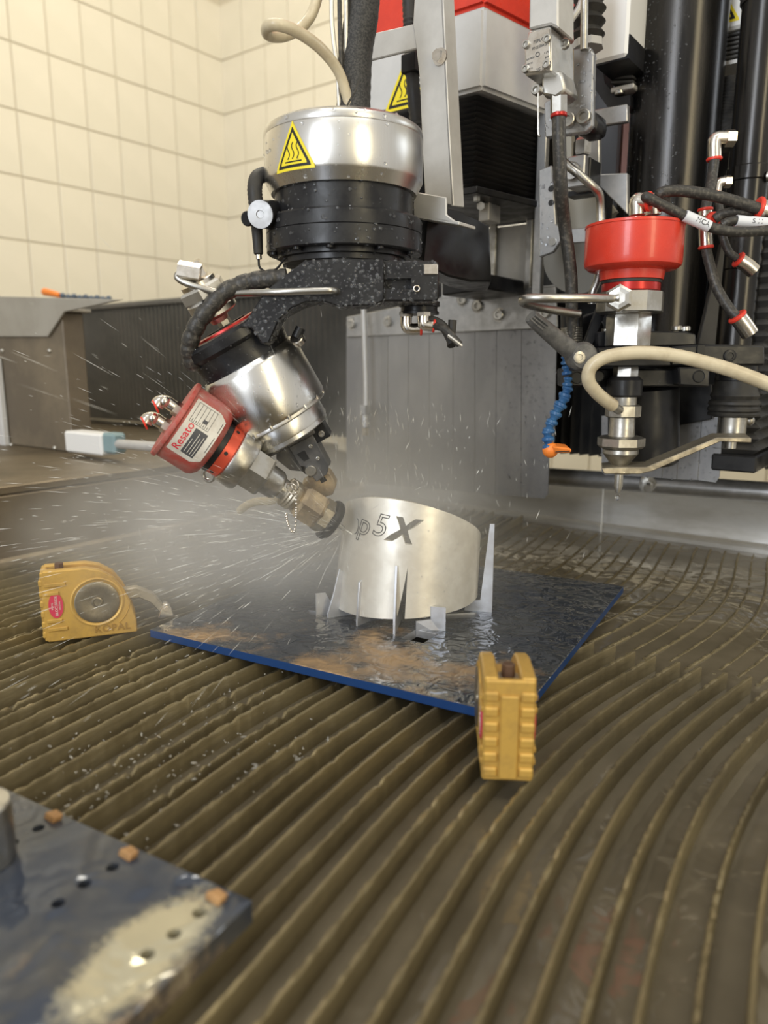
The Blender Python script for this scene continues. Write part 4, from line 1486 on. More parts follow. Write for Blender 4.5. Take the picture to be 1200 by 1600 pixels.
obj('connector', Geo().cyl(PU(884, 46, .735), PU(886, 68, .735), .0068, n=18, bev=.001), PINK, cbl)
tp_ = obj('vertical_rod', Geo().cyl(PU(914, -60, .73), PU(912.5, 78, .73), .0036, n=14), STEEL)
tag(tp_, 'thin vertical steel rod beside the white cover', 'rod')
bb = thing('axis_bellows', 'small stack of black bellows rings behind the steel rod', 'bellows', PU(915, 30, .80))
for i in range(6):
    obj('pleat', Geo().lathe([(.013, 0), (.018, .006), (.013, .012)], PU(917, 66, .80) + Z * (.012 * i), Z, 24), RUBBER, bb, smooth=20)
obj('base_ring', Geo().cyl(PU(917, 78, .80), PU(917, 66, .80), .017, n=8), SHEET, bb, smooth=0)

# bracket plates right of the column
bp = thing('mounting_plate', 'wet zinc mounting plate with two socket screws behind the valve', 'bracket', PU(895, 140, .74))
o = obj('plate', Geo().upoly([(870, 80), (921, 73), (927, 84), (925, 196), (916, 206), (852, 215), (850, 160), (868, 150)], .735, .008), PLATE, bp, bev=.001)
droplets('water_droplets', o, 260, .0006, .0018)
obj('backing_block', Geo().upoly([(895, 170), (930, 172), (933, 196), (926, 208), (900, 212)], .745, .03), BLACK, bp, bev=.003)
for x, y in ((890, 189), (914, 184)):
    obj('socket_screw', Geo().socket(PU(x, y, .735), -U, .0072, .006), STEEL, bp)
sk = thing('lift_bracket', 'grey steel bracket frame with square windows left of the big black tube', 'bracket', PU(940, 240, .83))
obj('frame_top', Geo().upoly([(926, 172), (980, 162), (980, 190), (940, 196), (936, 205), (936, 272), (980, 270), (980, 335), (935, 290), (922, 282), (910, 210), (927, 205)], .83, .008), PLATE, sk, bev=.001)
obj('left_strip', Geo().upoly([(842, 265), (862, 258), (868, 350), (880, 358), (880, 370), (864, 394), (842, 402)], .80, .006), PLATE, sk, bev=.001)
for x, y in ((861, 295), (861, 317)):
    obj('strip_hole', Geo().cyl(PU(x, y, .80), PU(x, y, .80) - U * .0004, .0033, n=14), INK, sk)
obj('strip_screw', Geo().cyl(PU(864, 378, .80), PU(864, 378, .80) - U * .002, .0042, n=14), STEEL, sk)
droplets('water_droplets', sk.children[1], 70, .0008, .002)
obj('rod', Geo().cyl(PU(909, 210, .80), PU(909, 228, .80), .0036, n=14), STEEL, sk)
obj('rod_nut', Geo().lathe([(.0085, 0), (.0095, .002), (.0095, .014), (.006, .017)], PU(909, 243, .80), Z, 6), STEEL, sk, smooth=0)
obj('clevis', Geo().fbox(886, 243, 913, 292, .79, .03), PLATE, sk, bev=.0012)
obj('clevis_dark', Geo().fbox(913, 246, 922, 288, .80, .03), BLACK, sk, bev=.001)
obj('clevis_pin', Geo().cyl(PU(893, 266, .79), PU(891, 267, .778), .009, n=20, bev=.001), STEEL, sk)
obj('cream_panel', Geo().upoly([(876, 210), (893, 210), (893, 300), (940, 300), (962, 330), (930, 360), (890, 360), (880, 300)], .87, .01), M('aged_panel', (.34, .32, .27), .3, .45), sk)
obj('cross_strip', Geo().upoly([(888, 358), (920, 355), (920, 378), (890, 380)], .81, .005), PLATE, sk, bev=.0008)
obj('dark_post', Geo().fbox(932, 300, 947, 345, .84, .02), BLACK, sk, bev=.001)
obj('shelf_lip', Geo().fbox(886, 296, 936, 304, .82, .02), BLACK, sk)
obj('backing_disc', Geo().cyl(PU(905, 402, .88), PU(905, 402, .89), .042, n=40), M('dull_disc', (.16, .155, .14), .5, .5), sk)
obj('disc_hole', Geo().cyl(PU(902, 400, .88), PU(902, 400, .8795), .0045, n=14), INK, sk)
pk = thing('salmon_panel', 'salmon pink panel seen through the bracket window', 'panel', PU(960, 230, 1.02))
obj('panel', Geo().upoly([(944, 135), (990, 135), (990, 300), (972, 280), (950, 220)], 1.02, .01), PINK, pk)
gb = thing('machine_frame', 'dark machine frame behind the right cutting head', 'machine', MF(1.0, -.3, .2))
obj('frame_left', Geo().mbox(1.0, 1.012, PU(846, 300, 1.0).dot(V), PU(960, 300, 1.0).dot(V), .34, 1.3), M('dark_grey_frame', (.085, .085, .088), .3, .45), gb)
obj('frame_right', Geo().mbox(1.05, 1.065, PU(1090, 300, 1.0).dot(V), PU(1330, 300, 1.0).dot(V), .135, 1.3), BLACK, gb)
obj('frame_plate', Geo().fbox(836, 140, 850, 470, .90, .01), PLATE, gb, bev=.001)

wc = thing('white_cover', 'white axis cover between the limit valve and the big black tube', 'machine cover', PU(950, 60, .85))
obj('cover_shell', Geo().fbox(929, -120, 985, 92, .85, .12), WHITE, wc, bev=.003)
obj('cover_inside', Geo().fbox(931, 60, 983, 97, .853, .11), BLACK, wc)  # black box added so the cover's underside looks shaded
obj('cover_screw', Geo().socket(PU(964, 90, .86), -Z, .004, .003), STEEL, wc)
b2 = thing('axis_bellows', 'black pleated bellows under the white cover, left of the big black tube', 'bellows', PU(965, 120, .9))
for i in range(5):
    y = 96 + i * 7.5
    obj('pleat', Geo().prism([PU(958 - i, y, .90), PU(990, y - 2, .90), PU(990, y + 3, .90), PU(958 - i, y + 5, .90)], U * .06), BELLOW, b2, bev=.001)
obj('end_frame', Geo().fbox(954, 133, 990, 141, .895, .07), SHEET, b2, bev=.001)
obj('frame_screw', Geo().cyl(PU(968, 141, .90), PU(968, 149, .90), .006, n=14, bev=.001), STEEL, b2)
obj('curved_guard', Geo().upoly([(930, 95), (940, 98), (945, 130), (965, 152), (985, 148), (985, 165), (950, 168), (930, 140)], .90, .03), BLACK, b2)

# ================================================================== two black lift tubes
YB = .93


def vtube(x, Y, y0, y1, hw, n=40):
    c = P(x, 300, Y)
    return Geo().cyl((c.x, Y, zrow(y1, Y)), (c.x, Y, zrow(y0, Y)), hw * sc(P(x, 300, Y)), n=n), c


g, cB = vtube(1046, YB, -150, 566, 66, 56)
t = obj('lift_tube', g, BLACKG)
tag(t, 'large shiny black lift tube behind the red capped cutting head', 'tube', 'black lift tubes')
droplets('water_droplets', t, 1500, .0005, .0013, box=lambda c: c.x < cB.x - .01)
lt = thing('lift_cylinder', 'slimmer black lift tube with a collar at the right edge', 'tube', P(1170, 300, .86), group='black lift tubes')
YC = .86
cC = P(1168, 300, YC)
s2 = sc(cC)


def cz(y):
    return zrow(y, YC)


obj('upper_tube', Geo().lathe([(31 * s2, cz(-120)), (31 * s2, cz(262))], (cC.x, YC, 0), Z, 40), BLACKG, lt)
obj('top_collar', Geo().lathe([(33 * s2, cz(4)), (34 * s2, cz(2)), (34 * s2, cz(-20)), (36 * s2, cz(-24)), (36 * s2, cz(-60))], (cC.x, YC, 0), Z, 40), RUBBER, lt)
obj('collar_band', Geo().lathe([(31.5 * s2, cz(286)), (33 * s2, cz(284)), (33 * s2, cz(264)), (31.5 * s2, cz(262))], (cC.x, YC, 0), Z, 40), BLACKG, lt)
obj('lower_tube', Geo().lathe([(29.5 * s2, cz(540)), (29.5 * s2, cz(423)), (31 * s2, cz(421)), (31 * s2, cz(286))], (cC.x, YC, 0), Z, 40), BLACKG, lt)
obj('band_bolt', Geo().socket(P(1198, 276, YC - .02), (1, -.6, 0), .0055, .005), STEEL, lt)
droplets('water_droplets', lt.children[3], 120, .0005, .0012)

# ================================================================== right cutting head, vertical
YR = .75
XR = P(990, 380, YR).x


def rl(rows, n=48, smooth=35, phase=0.):
    pr = []
    for py, hw in rows:
        p = P(990, py, YR)
        pr.append((hw * sc(p), p.z))
    return Geo().lathe(pr, (XR, YR, 0), Z, n, hint=(0, -1, 0), phase=phase)


rh = thing('waterjet_cutter', 'upright water jet cutting head with a glossy red cap', 'cutting head', (XR, YR, zrow(770, YR)))
# the cap is above the eye: its corners on the near side
zc0, zc1 = zrow(336, YR - .047), zrow(408, YR - .047)
RS = sc(P(990, 370, YR))
rcp = obj('actuator_cap', Geo().lathe([(.02, zc0 + .001), (71 * RS, zc0), (74.5 * RS, zc0 - .0008), (75 * RS, zc0 - .003), (74 * RS, zc0 - .0036), (74 * RS, zc1 + .004), (72.5 * RS, zc1 + .0005), (66 * RS, zc1 - .0025), (50 * RS, zc1 - .004), (48 * RS, zc1 - .012), (40 * RS, zc1 - .0125)], (XR, YR, 0), Z, 72), RED, rh)
obj('seal_ring', Geo().lathe([(44 * RS, zc1 - .012), (46 * RS, zc1 - .0125), (46 * RS, zc1 - .0150), (42 * RS, zc1 - .0155)], (XR, YR, 0), Z, 48), RUBBER, rh)
obj('red_ring', rl([(431, 43), (433, 44), (455, 44), (456, 43)]), REDA, rh)
for w in (-.25, .9, -1.3, 2.1):
    d = Vector((math.sin(w), -math.cos(w), 0))
    o_ = Vector((XR, YR, zrow(443, YR - .028)))
    obj('pin_hole', Geo().cyl(o_ + d * (43.5 * RS), o_ + d * (44.3 * RS), 4.0 * RS, n=14), INK, rh)
obj('collar', rl([(456, 44), (458, 51), (488, 51), (490, 48)], 10, 0, .3), STEEL, rh)
obj('hex_body', rl([(490, 31), (494, 34), (540, 34), (543, 31)], 6, 0, .1), STEEL, rh)
obj('lower_hex', rl([(572, 18), (574, 19), (590, 19)], 6, 0, .1), STEEL, rh)
obj('black_sleeve', rl([(588, 21), (594, 27), (617, 27), (620, 24)]), BLACK, rh)
obj('upper_barrel', rl([(618, 20), (633, 20)]), STEEL, rh)
obj('hose_block', rl([(632, 23), (634, 27), (650, 27), (652, 24)], 8, 0, .5), STEEL, rh)
obj('lower_barrel', rl([(651, 19), (682, 20)]), STEEL, rh)
obj('flange_nut', rl([(681, 30), (684, 36), (696, 36), (700, 32)], 8, 20, .5), STEEL, rh)
obj('nozzle_cone', rl([(699, 24), (702, 27), (708, 27), (728, 11), (730, 9)]), STEEL, rh)
obj('focusing_tube', rl([(728, 6.5), (760, 6.5), (770, 3.2)], 20), ALU, rh)
dr = obj('hanging_drop', Geo().ball((XR, YR, zrow(777, YR)), .0026, 12, 8, flat=1.3), DROP, rh)
pn = P(968, 467, YR - .042)
ndir = Vector((-.35, -1, 0)).normalized()
obj('side_nut', Geo().lathe([(.010, -.008), (.0105, 0), (.0125, .001), (.0125, .010), (.010, .0115), (.006, .012)], pn, ndir, 6, hint=(0, 0, 1)), STEEL, rh, smooth=0)
# two fittings on top of the cap
caps = []
for lb_, x, y, dY in (('nickel fitting with a red ring on top of the glossy red cap, left one', 1000, 322, -.02), ('nickel fitting with a red ring on top of the glossy red cap, right one', 1024, 318, .0)):
    e = thing('elbow_fitting', lb_, 'fitting', P(x - 4, 334, YR + dY), group='elbow fittings on the red cap')
    b = P(x - 4, 336, YR + dY)
    tp2 = P(x - 4, 315, YR + dY)
    out = Vector((.75, -.55, -.1)).normalized()
    obj('elbow_body', Geo().tube([b, b + (tp2 - b) * .5, tp2, tp2 + out * .004, tp2 + out * .010], .0078, 16, 5), NICKEL, e)
    obj('release_ring', Geo().cyl(tp2 + out * .009, tp2 + out * .0125, .0088, n=24, bev=.0008), REDP, e)
    caps.append(tp2 + out * .0125)

t2 = obj('pressure_tube', Geo().tube([pn + ndir * .010, P(955, 466.5, .70), P(920, 466, .69), P(860, 466, .685), P(828, 466, .69), P(816, 469, .70), P(822, 475, .72), P(850, 482, .745), P(905, 491, .76)], .0040, 14, 8), STEEL)
tag(t2, 'steel pressure tube bent like a hairpin left of the upright head', 'tube')
t3 = obj('pressure_tube', Geo().tube([P(880, 252, .79), P(890, 261, .785), P(905, 273, .78), P(925, 290, .78), P(936, 303, .785), P(938, 325, .79), P(938, 360, .79), P(936, 420, .79), P(933, 440, .79), P(926, 458, .79), P(925, 475, .79)], .0042, 14, 8), STEEL)
tag(t3, 'steel pressure tube dropping behind the glossy red cap', 'tube')

# clamp block with bars carrying the head
cb = thing('head_carrier', 'black machined carrier blocks clamping the upright cutting head', 'bracket', P(1000, 560, .79))
YK = .745
obj('front_block', Geo().ypoly([(934, 543), (1048, 541), (1048, 572), (934, 573)], YK - .012, .07), BLACK, cb, bev=.0012)
obj('upper_block', Geo().ypoly([(933, 519), (956, 516), (1070, 518), (1088, 522), (1088, 540), (933, 543)], YK + .02, .09), BLACK, cb, bev=.0015)
obj('bar_right', Geo().ypoly([(1048, 542), (1096, 538), (1196, 539), (1196, 571), (1048, 572)], YK + .012, .08), BLACK, cb, bev=.002)
obj('bar_slot', Geo().box(P(1094, 556, YK + .011), (.007, .002, .021)), INK, cb)
lo = obj('lower_block', Geo().ypoly([(888, 576), (1060, 577), (1108, 577), (1108, 604), (888, 605)], YK + .022, .05), BLACK, cb, bev=.0015)
obj('lower_lug', Geo().ypoly([(1060, 574), (1110, 574), (1108, 605), (1062, 602)], YK + .004, .02), BLACK, cb, bev=.0015)
obj('lower_lug', Geo().ypoly([(890, 577), (938, 577), (938, 604), (890, 604)], YK + .004, .02), BLACK, cb, bev=.0015)
for x, y, Yh in ((1092, 588, YK + .0035), (901, 590, YK + .0035), (935, 588, YK + .0035)):
    obj('lug_bore', Geo().lathe([(.0062, 0), (.0056, .0006), (.005, .0001), (.0004, .0001)], P(x, y, Yh), (0, -1, 0), 20), INK, cb)
obj('bar_screw', Geo().socket(P(1140, 556, YK + .012), (0, -1, 0), .0062, .002), BLACK, cb)
for x, y in ((948, 514), (1057, 510), (1070, 511)):
    obj('cap_screw', Geo().cyl(P(x, y + 7, YK + .035), P(x, y - 1, YK + .035), .0056, n=18, bev=.0008), STEEL, cb)
obj('back_block', Geo().ypoly([(900, 500), (935, 486), (945, 510), (935, 545), (905, 545)], YK + .05, .04), BLACK, cb, bev=.001)
obj('diagonal_strut', Geo().ypoly([(905, 555), (920, 555), (966, 440), (948, 440)], YK + .03, .006), BLACK, cb, bev=.0008)
obj('diagonal_strut', Geo().ypoly([(1091, 538), (1118, 540), (1134, 380), (1128, 380)], YK + .06, .008), RUBBER, cb, bev=.0008)
droplets('water_droplets', lo, 160, .0004, .0012)

lv = thing('clamp_lever', 'dusty grey clamping lever with a ribbed handle', 'lever', P(905, 560, .70))
YL = .705
LEVM = M('dusty_grey_plastic', (.085, .083, .08), .1, .55, col2=(.15, .145, .135), ns=90, bump=.2, bs=300)
obj('lever_handle', Geo().tube([P(829, 494, YL - .02), P(836, 501, YL - .018), P(855, 517, YL - .012), P(880, 538, YL - .004), P(898, 552, YL)], .0078, 14, 6, rf=lambda t, i: .78 + .42 * t), LEVM, lv)
obj('lever_hub', Geo().lathe([(.0115, -.012), (.013, -.010), (.0135, .006), (.011, .010), (.0065, .0105)], P(908, 557, YL), (.05, -1, 0), 28), LEVM, lv)
obj('hub_screw', Geo().socket(P(905, 558.5, YL - .0105), (.05, -1, 0), .0056, .0012), STEEL, lv)
g = Geo()
for k in (-1, 0, 1):
    g.tube([P(832 + k * 4, 495 - k * 3, YL - .028), P(852 + k * 4, 512 - k * 3.5, YL - .021)], .0011, 6, 1)
obj('grip_ribs', g, LEVM, lv)

# ball-joint coolant hose
lc = thing('segmented_hose', 'blue ball jointed coolant hose ending in a flat orange nozzle', 'hose', P(860, 700, .70))
BJ = [(884, 562, 8), (885, 578, 8), (887, 596, 8), (885, 612, 10), (879, 627, 10.5), (871, 641, 10), (865, 654, 9.5), (859, 667, 9.5), (856, 680, 10), (857, 692, 10)]
for i, (x, y, r) in enumerate(BJ):
    a, b = P(x, y, .73), P(*BJ[min(i + 1, len(BJ) - 1)][:2], .73)
    d_ = (b - a).normalized() if i < len(BJ) - 1 else (a - P(*BJ[i - 1][:2], .73)).normalized()
    k = r * sc(a)
    obj('ball_segment', Geo().lathe([(.55 * k, -.9 * k), (.82 * k, -.7 * k), (.9 * k, -.45 * k), (.64 * k, -.1 * k), (.60 * k, .15 * k), (.95 * k, .35 * k), (1.02 * k, .6 * k), (.95 * k, .85 * k), (.6 * k, 1.0 * k)], a, d_, 20), BLUE, lc)
na, nb = P(858, 700, .73), P(892, 703, .715)
obj('nozzle_socket', Geo().ball(P(860, 703, .73), 12.5 * sc(na), 18, 10), ORANGE, lc)
dn = (nb - na).normalized()
up = Vector((0, 0, 1))
obj('flat_nozzle', Geo().prism([P(862, 697, .722), P(866, 709, .722), P(893, 707.5, .712), P(893, 701, .712)], (0, .022, .002)), ORANGE, lc, bev=.0012)
obj('nozzle_slit', Geo().prism([P(868, 705.5, .7125), P(868, 707, .7125), P(890, 705.6, .7118), P(890, 704.2, .7118)], (0, .001, 0)), INK, lc)

# cream abrasive hose
ah = obj('abrasive_hose', Geo().tube([P(958, 634, .715), P(944, 624, .708), P(930, 611, .70), P(920, 596, .695), P(921, 578, .692), P(934, 564, .69), P(958, 555, .688), P(1000, 551, .685), P(1050, 555, .68), P(1100, 566, .675), P(1150, 581, .67), P(1205, 602, .665), P(1260, 625, .66)], .0062, 16, 8), CREAM)
tag(ah, 'cream abrasive hose arching from the upright head to the right edge', 'hose')
ht = obj('hose_barb', Geo().cyl(P(953, 631, .712), P(968, 641, .726), .0046, n=16, bev=.0006), STEEL)
tag(ht, 'small steel hose barb where the cream hose joins the upright head', 'fitting')

# height sensing foot: cranked strap
ft = thing('sensing_foot', 'cranked steel strap with a ring around the pointed nozzle', 'strap', P(970, 735, .75))
YFt = .735
obj('strap', Geo().prism([P(x, y, YFt) for x, y in ((940, 732), (944, 741), (1000, 741), (1020, 736), (1126, 690), (1174, 692), (1174, 684), (1120, 684), (1010, 730), (950, 731))], (.008, .030, .002)), DIRTY, ft, bev=.0008)
obj('nozzle_ring', Geo().ring((XR, YR, zrow(735, YR)), Z, .0125, .0026, 28, 10), NICKEL, ft)

# sensor piston with rubber boot on the second tube
pb = thing('sensor_piston', 'rubber booted sensor piston with a silver sleeve below the slim tube', 'piston', (cC.x, .80, .1))
YP = .80
xP = P(1147, 630, YP).x
sp_ = sc(P(1147, 630, YP))


def pz(y):
    return zrow(y, YP)


def pl(name, rows, mat, n=40):
    return obj(name, Geo().lathe([(hw * sp_, pz(y)) for y, hw in rows], (xP, YP, 0), Z, n), mat, pb)


pl('piston_neck', [(572, 30), (594, 31), (596, 28)], BLACK)
pl('boot', [(594, 29), (604, 31), (612, 33), (618, 36), (624, 33), (627, 37), (631, 38), (634, 35.5), (637, 38), (641, 38), (643, 35.5), (646, 38), (649, 37), (651, 30)], RUBBER)
pl('sleeve', [(650, 20), (651, 21), (684, 21), (686, 19)], STEEL)
pl('piston_tip', [(684, 9), (700, 9)], STEEL, 20)
obj('sleeve_screw', Geo().ball(P(1171, 657, YP), .0055, 12, 8), STEEL, pb)

# guard strips behind the right head
UQ = .93
qg = thing('splash_guard', 'dark wet splash guard strips behind the pointed nozzle and strap', 'splash guard', PU(1030, 700, UQ))
for pts in ([(940, 650), (960, 648), (960, 742), (945, 742), (940, 736)], [(960, 648), (1040, 664), (1034, 747), (960, 742)], [(1040.8, 664), (1062, 660), (1057, 749), (1034.8, 747)], [(1062.8, 660), (1096, 655), (1090, 750), (1057.8, 749)], [(1096.8, 655), (1130, 648), (1124, 745), (1118, 754), (1090.8, 750)]):
    o = obj('guard_strip', Geo().upoly(pts, UQ + rnd.uniform(0, .001), .002), SPLASH, qg, smooth=0)
    droplets('water_droplets', o, 60, .0006, .0018)
obj('guard_band', Geo().upoly([(1045, 606), (1112, 600), (1112, 655), (1045, 668)], UQ - .012, .008), BLACK, qg, bev=.001)
obj('tube_end', Geo().cyl(P(1005, 605, .83), P(1005, 725, .83), .038, n=40, bev=.003), BLACK, qg)

# vertical bellows at the right edge
vb = thing('axis_bellows', 'black vertical bellows stack at the right edge behind the slim tube', 'bellows', PU(1170, 600, .92))
uv = .93
zt0, zt1 = PU(1160, 738, uv).z, PU(1160, 380, uv).z
nP = 20
for i in range(nP):
    za, zb3 = zt0 + .02 + (zt1 - zt0) * i / nP, zt0 + .02 + (zt1 - zt0) * (i + 1) / nP
    va0, vb0 = PU(1118, 650, uv).dot(V), PU(1190, 650, uv).dot(V)
    q = []
    for z, ins in ((za, .008), ((za + zb3) / 2, 0), (zb3, .008)):
        q += [MF(uv + ins, va0, z), MF(uv + ins, vb0 - ins, z), MF(uv + .1, vb0 - ins, z), MF(uv + .1, va0, z)]
    obj('pleat', Geo().add(q, [(a * 4 + b, a * 4 + (b + 1) % 4, a * 4 + 4 + (b + 1) % 4, a * 4 + 4 + b) for a in range(2) for b in range(4)]), BELLOW, vb, smooth=0)
obj('end_frame', Geo().mbox(uv - .002, uv + .1, va0, vb0, zt0, zt0 + .02), BLACK, vb, bev=.002)
wc2 = thing('white_cover', 'white cover with a yellow warning sign at the top right corner', 'machine cover', PU(1135, 20, .98))
obj('cover_shell', Geo().fbox(1100, -120, 1170, 48, .98, .06), WHITE, wc2, bev=.003)
hot_sign(wc2, flatmap(PU(1120, 18, .98), V, Z, -U), .052)
b4 = thing('axis_bellows', 'black bellows below the white cover at the top right', 'bellows', PU(1140, 90, 1.0))
for i in range(6):
    obj('pleat', Geo().fbox(1105, 52 + i * 7, 1170, 57 + i * 7, .985, .05), BELLOW, b4, bev=.001)
obj('end_frame', Geo().fbox(1105, 95, 1170, 101, .98, .06), SHEET, b4)
cc = obj('corrugated_conduit', Geo().tube([PU(1140, 130, .99), PU(1138, 160, .985), PU(1132, 190, .98), PU(1142, 225, .975)], .016, 18, 12, rf=lambda t, i: 1 + .1 * (i % 2)), RUBBER)
tag(cc, 'thick black corrugated conduit behind the slim tube at right', 'conduit')

# ================================================================== pneumatic fittings and hoses on the right
FY = .79


def fitting(name, label, pts, r, Y, hexat=None, rings=(1,), grp=None):
    e = thing(name, label, 'fitting', P(*pts[0], Y), group=grp)
    q = [P(x, y, Y) for x, y in pts]
    obj('fitting_body', Geo().tube(q, r, 18, 6), NICKEL, e)
    if hexat is not None:
        a, b = q[hexat], q[hexat + 1] if hexat + 1 < len(q) else q[hexat - 1]
        obj('hex_collar', Geo().cyl(a, a + (b - a).normalized() * (r * 1.3), r * 1.22, n=6), NICKEL, e, smooth=0)
    for k in rings:
        a, b = (q[-1], q[-2]) if k == 1 else (q[0], q[1])
        d_ = (a - b).normalized()
        obj('release_ring', Geo().cyl(a, a + d_ * (r * .45), r * 1.12, n=24, bev=r * .12), REDP, e)
    return e


GP = 'pneumatic fittings on the slim tube'
fitting('elbow_fitting', 'large nickel elbow fitting high on the slim black tube', [(1147, 216), (1132, 216), (1119, 217), (1116, 226), (1116, 246)], .0068, FY, 0, (1,), GP)
fitting('elbow_fitting', 'small nickel elbow fitting halfway down the slim black tube', [(1141, 284), (1130, 284), (1122, 287), (1119, 299)], .0050, FY, 0, (1,), GP)
te = fitting('tee_fitting', 'straight nickel tee fitting with red rings between two black hoses', [(1102, 330), (1102, 358), (1103, 384)], .0066, .765, None, (0, 1), GP)
obj('tee_branch', Geo().cyl(P(1102, 343, .765), P(1114, 343, .750), .0056, n=18), NICKEL, te)
obj('release_ring', Geo().cyl(P(1112, 343, .752), P(1116, 343, .747), .0072, n=22, bev=.0008), REDP, te)
fitting('straight_fitting', 'nickel push fitting pointing down, nearer the carrier bar', [(1172, 522), (1164, 510), (1154, 497)], .0082, .745, None, (1,), GP)
fitting('straight_fitting', 'nickel push fitting pointing down beside the tee, upper of two', [(1178, 424), (1168, 415), (1156, 407)], .0070, .755, None, (1,), GP)
eb = fitting('elbow_fitting', 'beige elbow fitting with a big red ring at the right edge', [(1215, 331), (1200, 330), (1188, 327)], .0098, .74, None, (1,), GP)
HG = 'black pneumatic hoses on the right'
for lb_, pts, r in (
        ('black hose from the left fitting of the red cap with a white sleeve', [(caps[0]), P(1010, 308, .715), P(1040, 323, .715), P(1090, 347, .715), P(1130, 360, .715), P(1170, 362, .715), P(1215, 358, .715)], .0046),
        ('black hose arching from the right fitting of the red cap', [(caps[1]), P(1032, 302, .735), P(1060, 298, .735), P(1100, 303, .735), P(1140, 312, .735), P(1185, 326, .735)], .0052),
        ('black hose from the large elbow down to the tee', [P(1116, 250, .788), P(1113, 275, .785), P(1107, 305, .77), P(1102, 328, .765)], .0050),
        ('black hose from the tee down to the lower push fitting', [P(1103, 388, .765), P(1108, 410, .762), P(1120, 450, .757), P(1140, 483, .75), P(1152, 496, .746)], .0050),
        ('black hose from the tee branch to the right edge', [P(1116, 343, .747), P(1128, 335, .745), P(1150, 331, .742), P(1170, 333, .742), P(1188, 336, .75)], .0046),
        ('thin black hose from the small elbow down to the upper push fitting', [P(1119, 302, .788), P(1124, 325, .78), P(1127, 360, .765), P(1138, 392, .758), P(1153, 405, .756)], .0038),
        ('black hose with a printed sleeve curling to the right edge', [P(1128, 352, .73), P(1140, 346, .728), P(1165, 344, .728), P(1190, 348, .728), P(1215, 352, .728)], .0042)):
    o = obj('air_hose', Geo().tube(pts, r, 14, 8), HOSE)
    tag(o, lb_, 'hose', HG)
for lb_, a, b, txt in (('white printed sleeve on the hose in front of the red cap', P(1070, 337, .7135), P(1108, 354, .7135), 'MCA'), ('white printed sleeve on the hose at the right edge', P(1150, 345, .728), P(1198, 349, .728), 'S 11')):
    sl = thing('cable_sleeve', lb_, 'sleeve', a)
    R_ = .0052
    obj('sleeve', Geo().cyl(a, b, R_, n=20), TAG, sl)
    d_ = (b - a).normalized()
    nn = Vector((0, -1, 0))
    nn = (nn - d_ * nn.dot(d_)).normalized()
    up_ = d_.cross(nn) * (1 if d_.cross(nn).z > 0 else -1)
    mid = (a + b) / 2 + d_ * .004
    tm = map_mesh(text_mesh(txt, .0062, .0001), lambda q: mid + d_ * q.x + up_ * q.y + nn * (math.sqrt(max(R_ * R_ - q.y * q.y, 0)) + .0002 + q.z))
    obj('sleeve_lettering', tm, DGREY, sl)

# ================================================================== spray and mist around the cut
rnd = random.Random(11)
tip = J1.copy()
sg_ = Geo()


def streak(a, d, L, r):
    d = d.normalized()
    b = a + d * L
    x, y, z_ = frame(d)
    m = (a + b) / 2
    vs = [a, b] + [m + (x * math.cos(w) + y * math.sin(w)) * r for w in (0, 2.09, 4.19)]
    sg_.add(vs, [(0, 2, 3), (0, 3, 4), (0, 4, 2), (1, 3, 2), (1, 4, 3), (1, 2, 4)])


# droplets thrown from the cut, mostly to the left and up, a few over the plate and the ring
for i in range(1700):
    az = rnd.gauss(math.pi + .1, .75)
    el = rnd.gauss(.12, .38)
    d = Vector((math.cos(az) * math.cos(el), math.sin(az) * math.cos(el), math.sin(el)))
    t = abs(rnd.gauss(.04, .22))
    p = tip + d * t - Z * (.35 * t * t)
    if p.z < .012 or p.y < .40:
        continue
    dd = d - Z * (.7 * t)
    streak(p, dd, rnd.choice((.003, .005, .008, .014, .026)) * rnd.uniform(.6, 1.4), rnd.uniform(.00006, .00019))
for i in range(420):
    p = Vector((rnd.gauss(-.02, .10), rnd.gauss(.86, .06), rnd.uniform(.03, .20)))
    streak(p, Vector((rnd.gauss(0, .25), rnd.gauss(0, .2), 1)), rnd.uniform(.003, .014), rnd.uniform(.0002, .0006))
SPRAY = M('spray_water', (.80, .80, .77), 0, .25)
o = obj('water_spray', sg_, SPRAY, smooth=0)
tag(o, 'fine water spray thrown left from the tilted nozzle', 'spray', kind='stuff')
jt = obj('water_jet', Geo().cyl(J1, J1 + jax * .012, .0006, n=8), SPRAY)
tag(jt, 'thin water jet between the tilted nozzle and the ring', 'water jet')
ds = obj('drip', Geo().cyl(PU(943, 762, 1.13), PU(943, 762, 1.13) * 1 + Z * (WZ - PU(943, 762, 1.13).z), .0009, n=8), SPRAY)
tag(ds, 'thin dripping water thread falling from the grey tube to the water', 'drip')


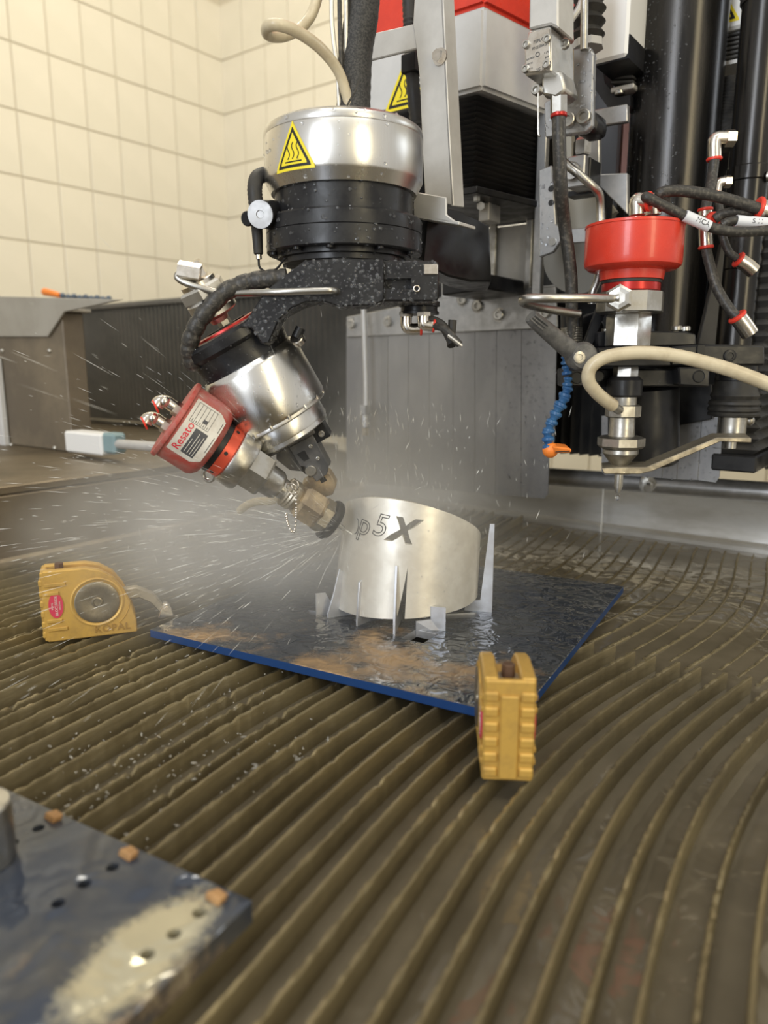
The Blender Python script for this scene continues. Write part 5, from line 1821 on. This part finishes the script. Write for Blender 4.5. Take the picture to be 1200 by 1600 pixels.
def mist(name, label, c, size, dens, falloff):
    m = bpy.data.materials.new('mist')
    m.use_nodes = True
    nt = m.node_tree
    for n in list(nt.nodes):
        if n.type != 'OUTPUT_MATERIAL':
            nt.nodes.remove(n)
    out = [n for n in nt.nodes if n.type == 'OUTPUT_MATERIAL'][0]
    v = nt.nodes.new('ShaderNodeVolumeScatter')
    v.inputs['Color'].default_value = (.97, .97, .95, 1)
    v.inputs['Anisotropy'].default_value = .1
    nt.links.new(v.outputs[0], out.inputs['Volume'])
    tc = nt.nodes.new('ShaderNodeTexCoord')
    ln = nt.nodes.new('ShaderNodeVectorMath')
    ln.operation = 'LENGTH'
    sc_ = nt.nodes.new('ShaderNodeVectorMath')
    sc_.operation = 'DIVIDE'
    sc_.inputs[1].default_value = [q / 2 for q in size]
    nt.links.new(tc.outputs['Object'], sc_.inputs[0])
    nt.links.new(sc_.outputs[0], ln.inputs[0])
    mr = nt.nodes.new('ShaderNodeMapRange')
    mr.interpolation_type = 'SMOOTHSTEP'
    mr.inputs[1].default_value, mr.inputs[2].default_value = 1.0, falloff
    mr.inputs[3].default_value, mr.inputs[4].default_value = 0, 1
    nt.links.new(ln.outputs['Value'], mr.inputs[0])
    nz = nt.nodes.new('ShaderNodeTexNoise')
    nz.inputs['Scale'].default_value = 9
    nz.inputs['Detail'].default_value = 3
    nt.links.new(tc.outputs['Object'], nz.inputs['Vector'])
    m2 = nt.nodes.new('ShaderNodeMapRange')
    m2.inputs[1].default_value, m2.inputs[2].default_value = .35, .65
    m2.inputs[3].default_value, m2.inputs[4].default_value = .35 * dens, 1.4 * dens
    nt.links.new(nz.outputs[0], m2.inputs[0])
    mm = nt.nodes.new('ShaderNodeMath')
    mm.operation = 'MULTIPLY'
    nt.links.new(mr.outputs[0], mm.inputs[0])
    nt.links.new(m2.outputs[0], mm.inputs[1])
    nt.links.new(mm.outputs[0], v.inputs['Density'])
    g = Geo().ball((0, 0, 0), 1, 24, 12)
    g.v = [(a * size[0] / 2, b * size[1] / 2, d * size[2] / 2) for a, b, d in g.v]
    o = obj(name, g, m)
    o.location = c
    tag(o, label, 'mist', kind='stuff')
    return o


mist('water_mist', 'pale water mist drifting left from the cut over the blue plate', (-.12, .78, .07), (.64, .50, .26), 10, .0)
mist('water_mist', 'pale column of mist rising behind the ring before the splash guard', (.045, .93, .17), (.32, .16, .40), 9, .0)

# splashes on the water left of the plate
gs = Geo()
for i in range(560):
    cl_ = rnd.choice(((.22, -.46), (.27, -.42), (.25, -.36), (.33, -.50), (.20, -.40), (.36, -.44), (.30, -.34), (.42, -.56)))
    p = MF(rnd.gauss(cl_[0], .035), min(rnd.gauss(cl_[1], .022), -.27), WZ + rnd.uniform(.0005, .010))
    r = rnd.uniform(.00025, .0009)
    gs.ball(p, r, 6, 4, axis=(rnd.gauss(0, 1), rnd.gauss(0, 1), rnd.gauss(0, .4) + .01), flat=rnd.uniform(.8, 3.4))
o = obj('splash_drops', gs, M('splash_drop', (.88, .86, .8), 0, .05, trans=.8, ior=1.33), smooth=180)
tag(o, 'bright splash drops between the slats left of the blue plate', 'splash', kind='stuff')
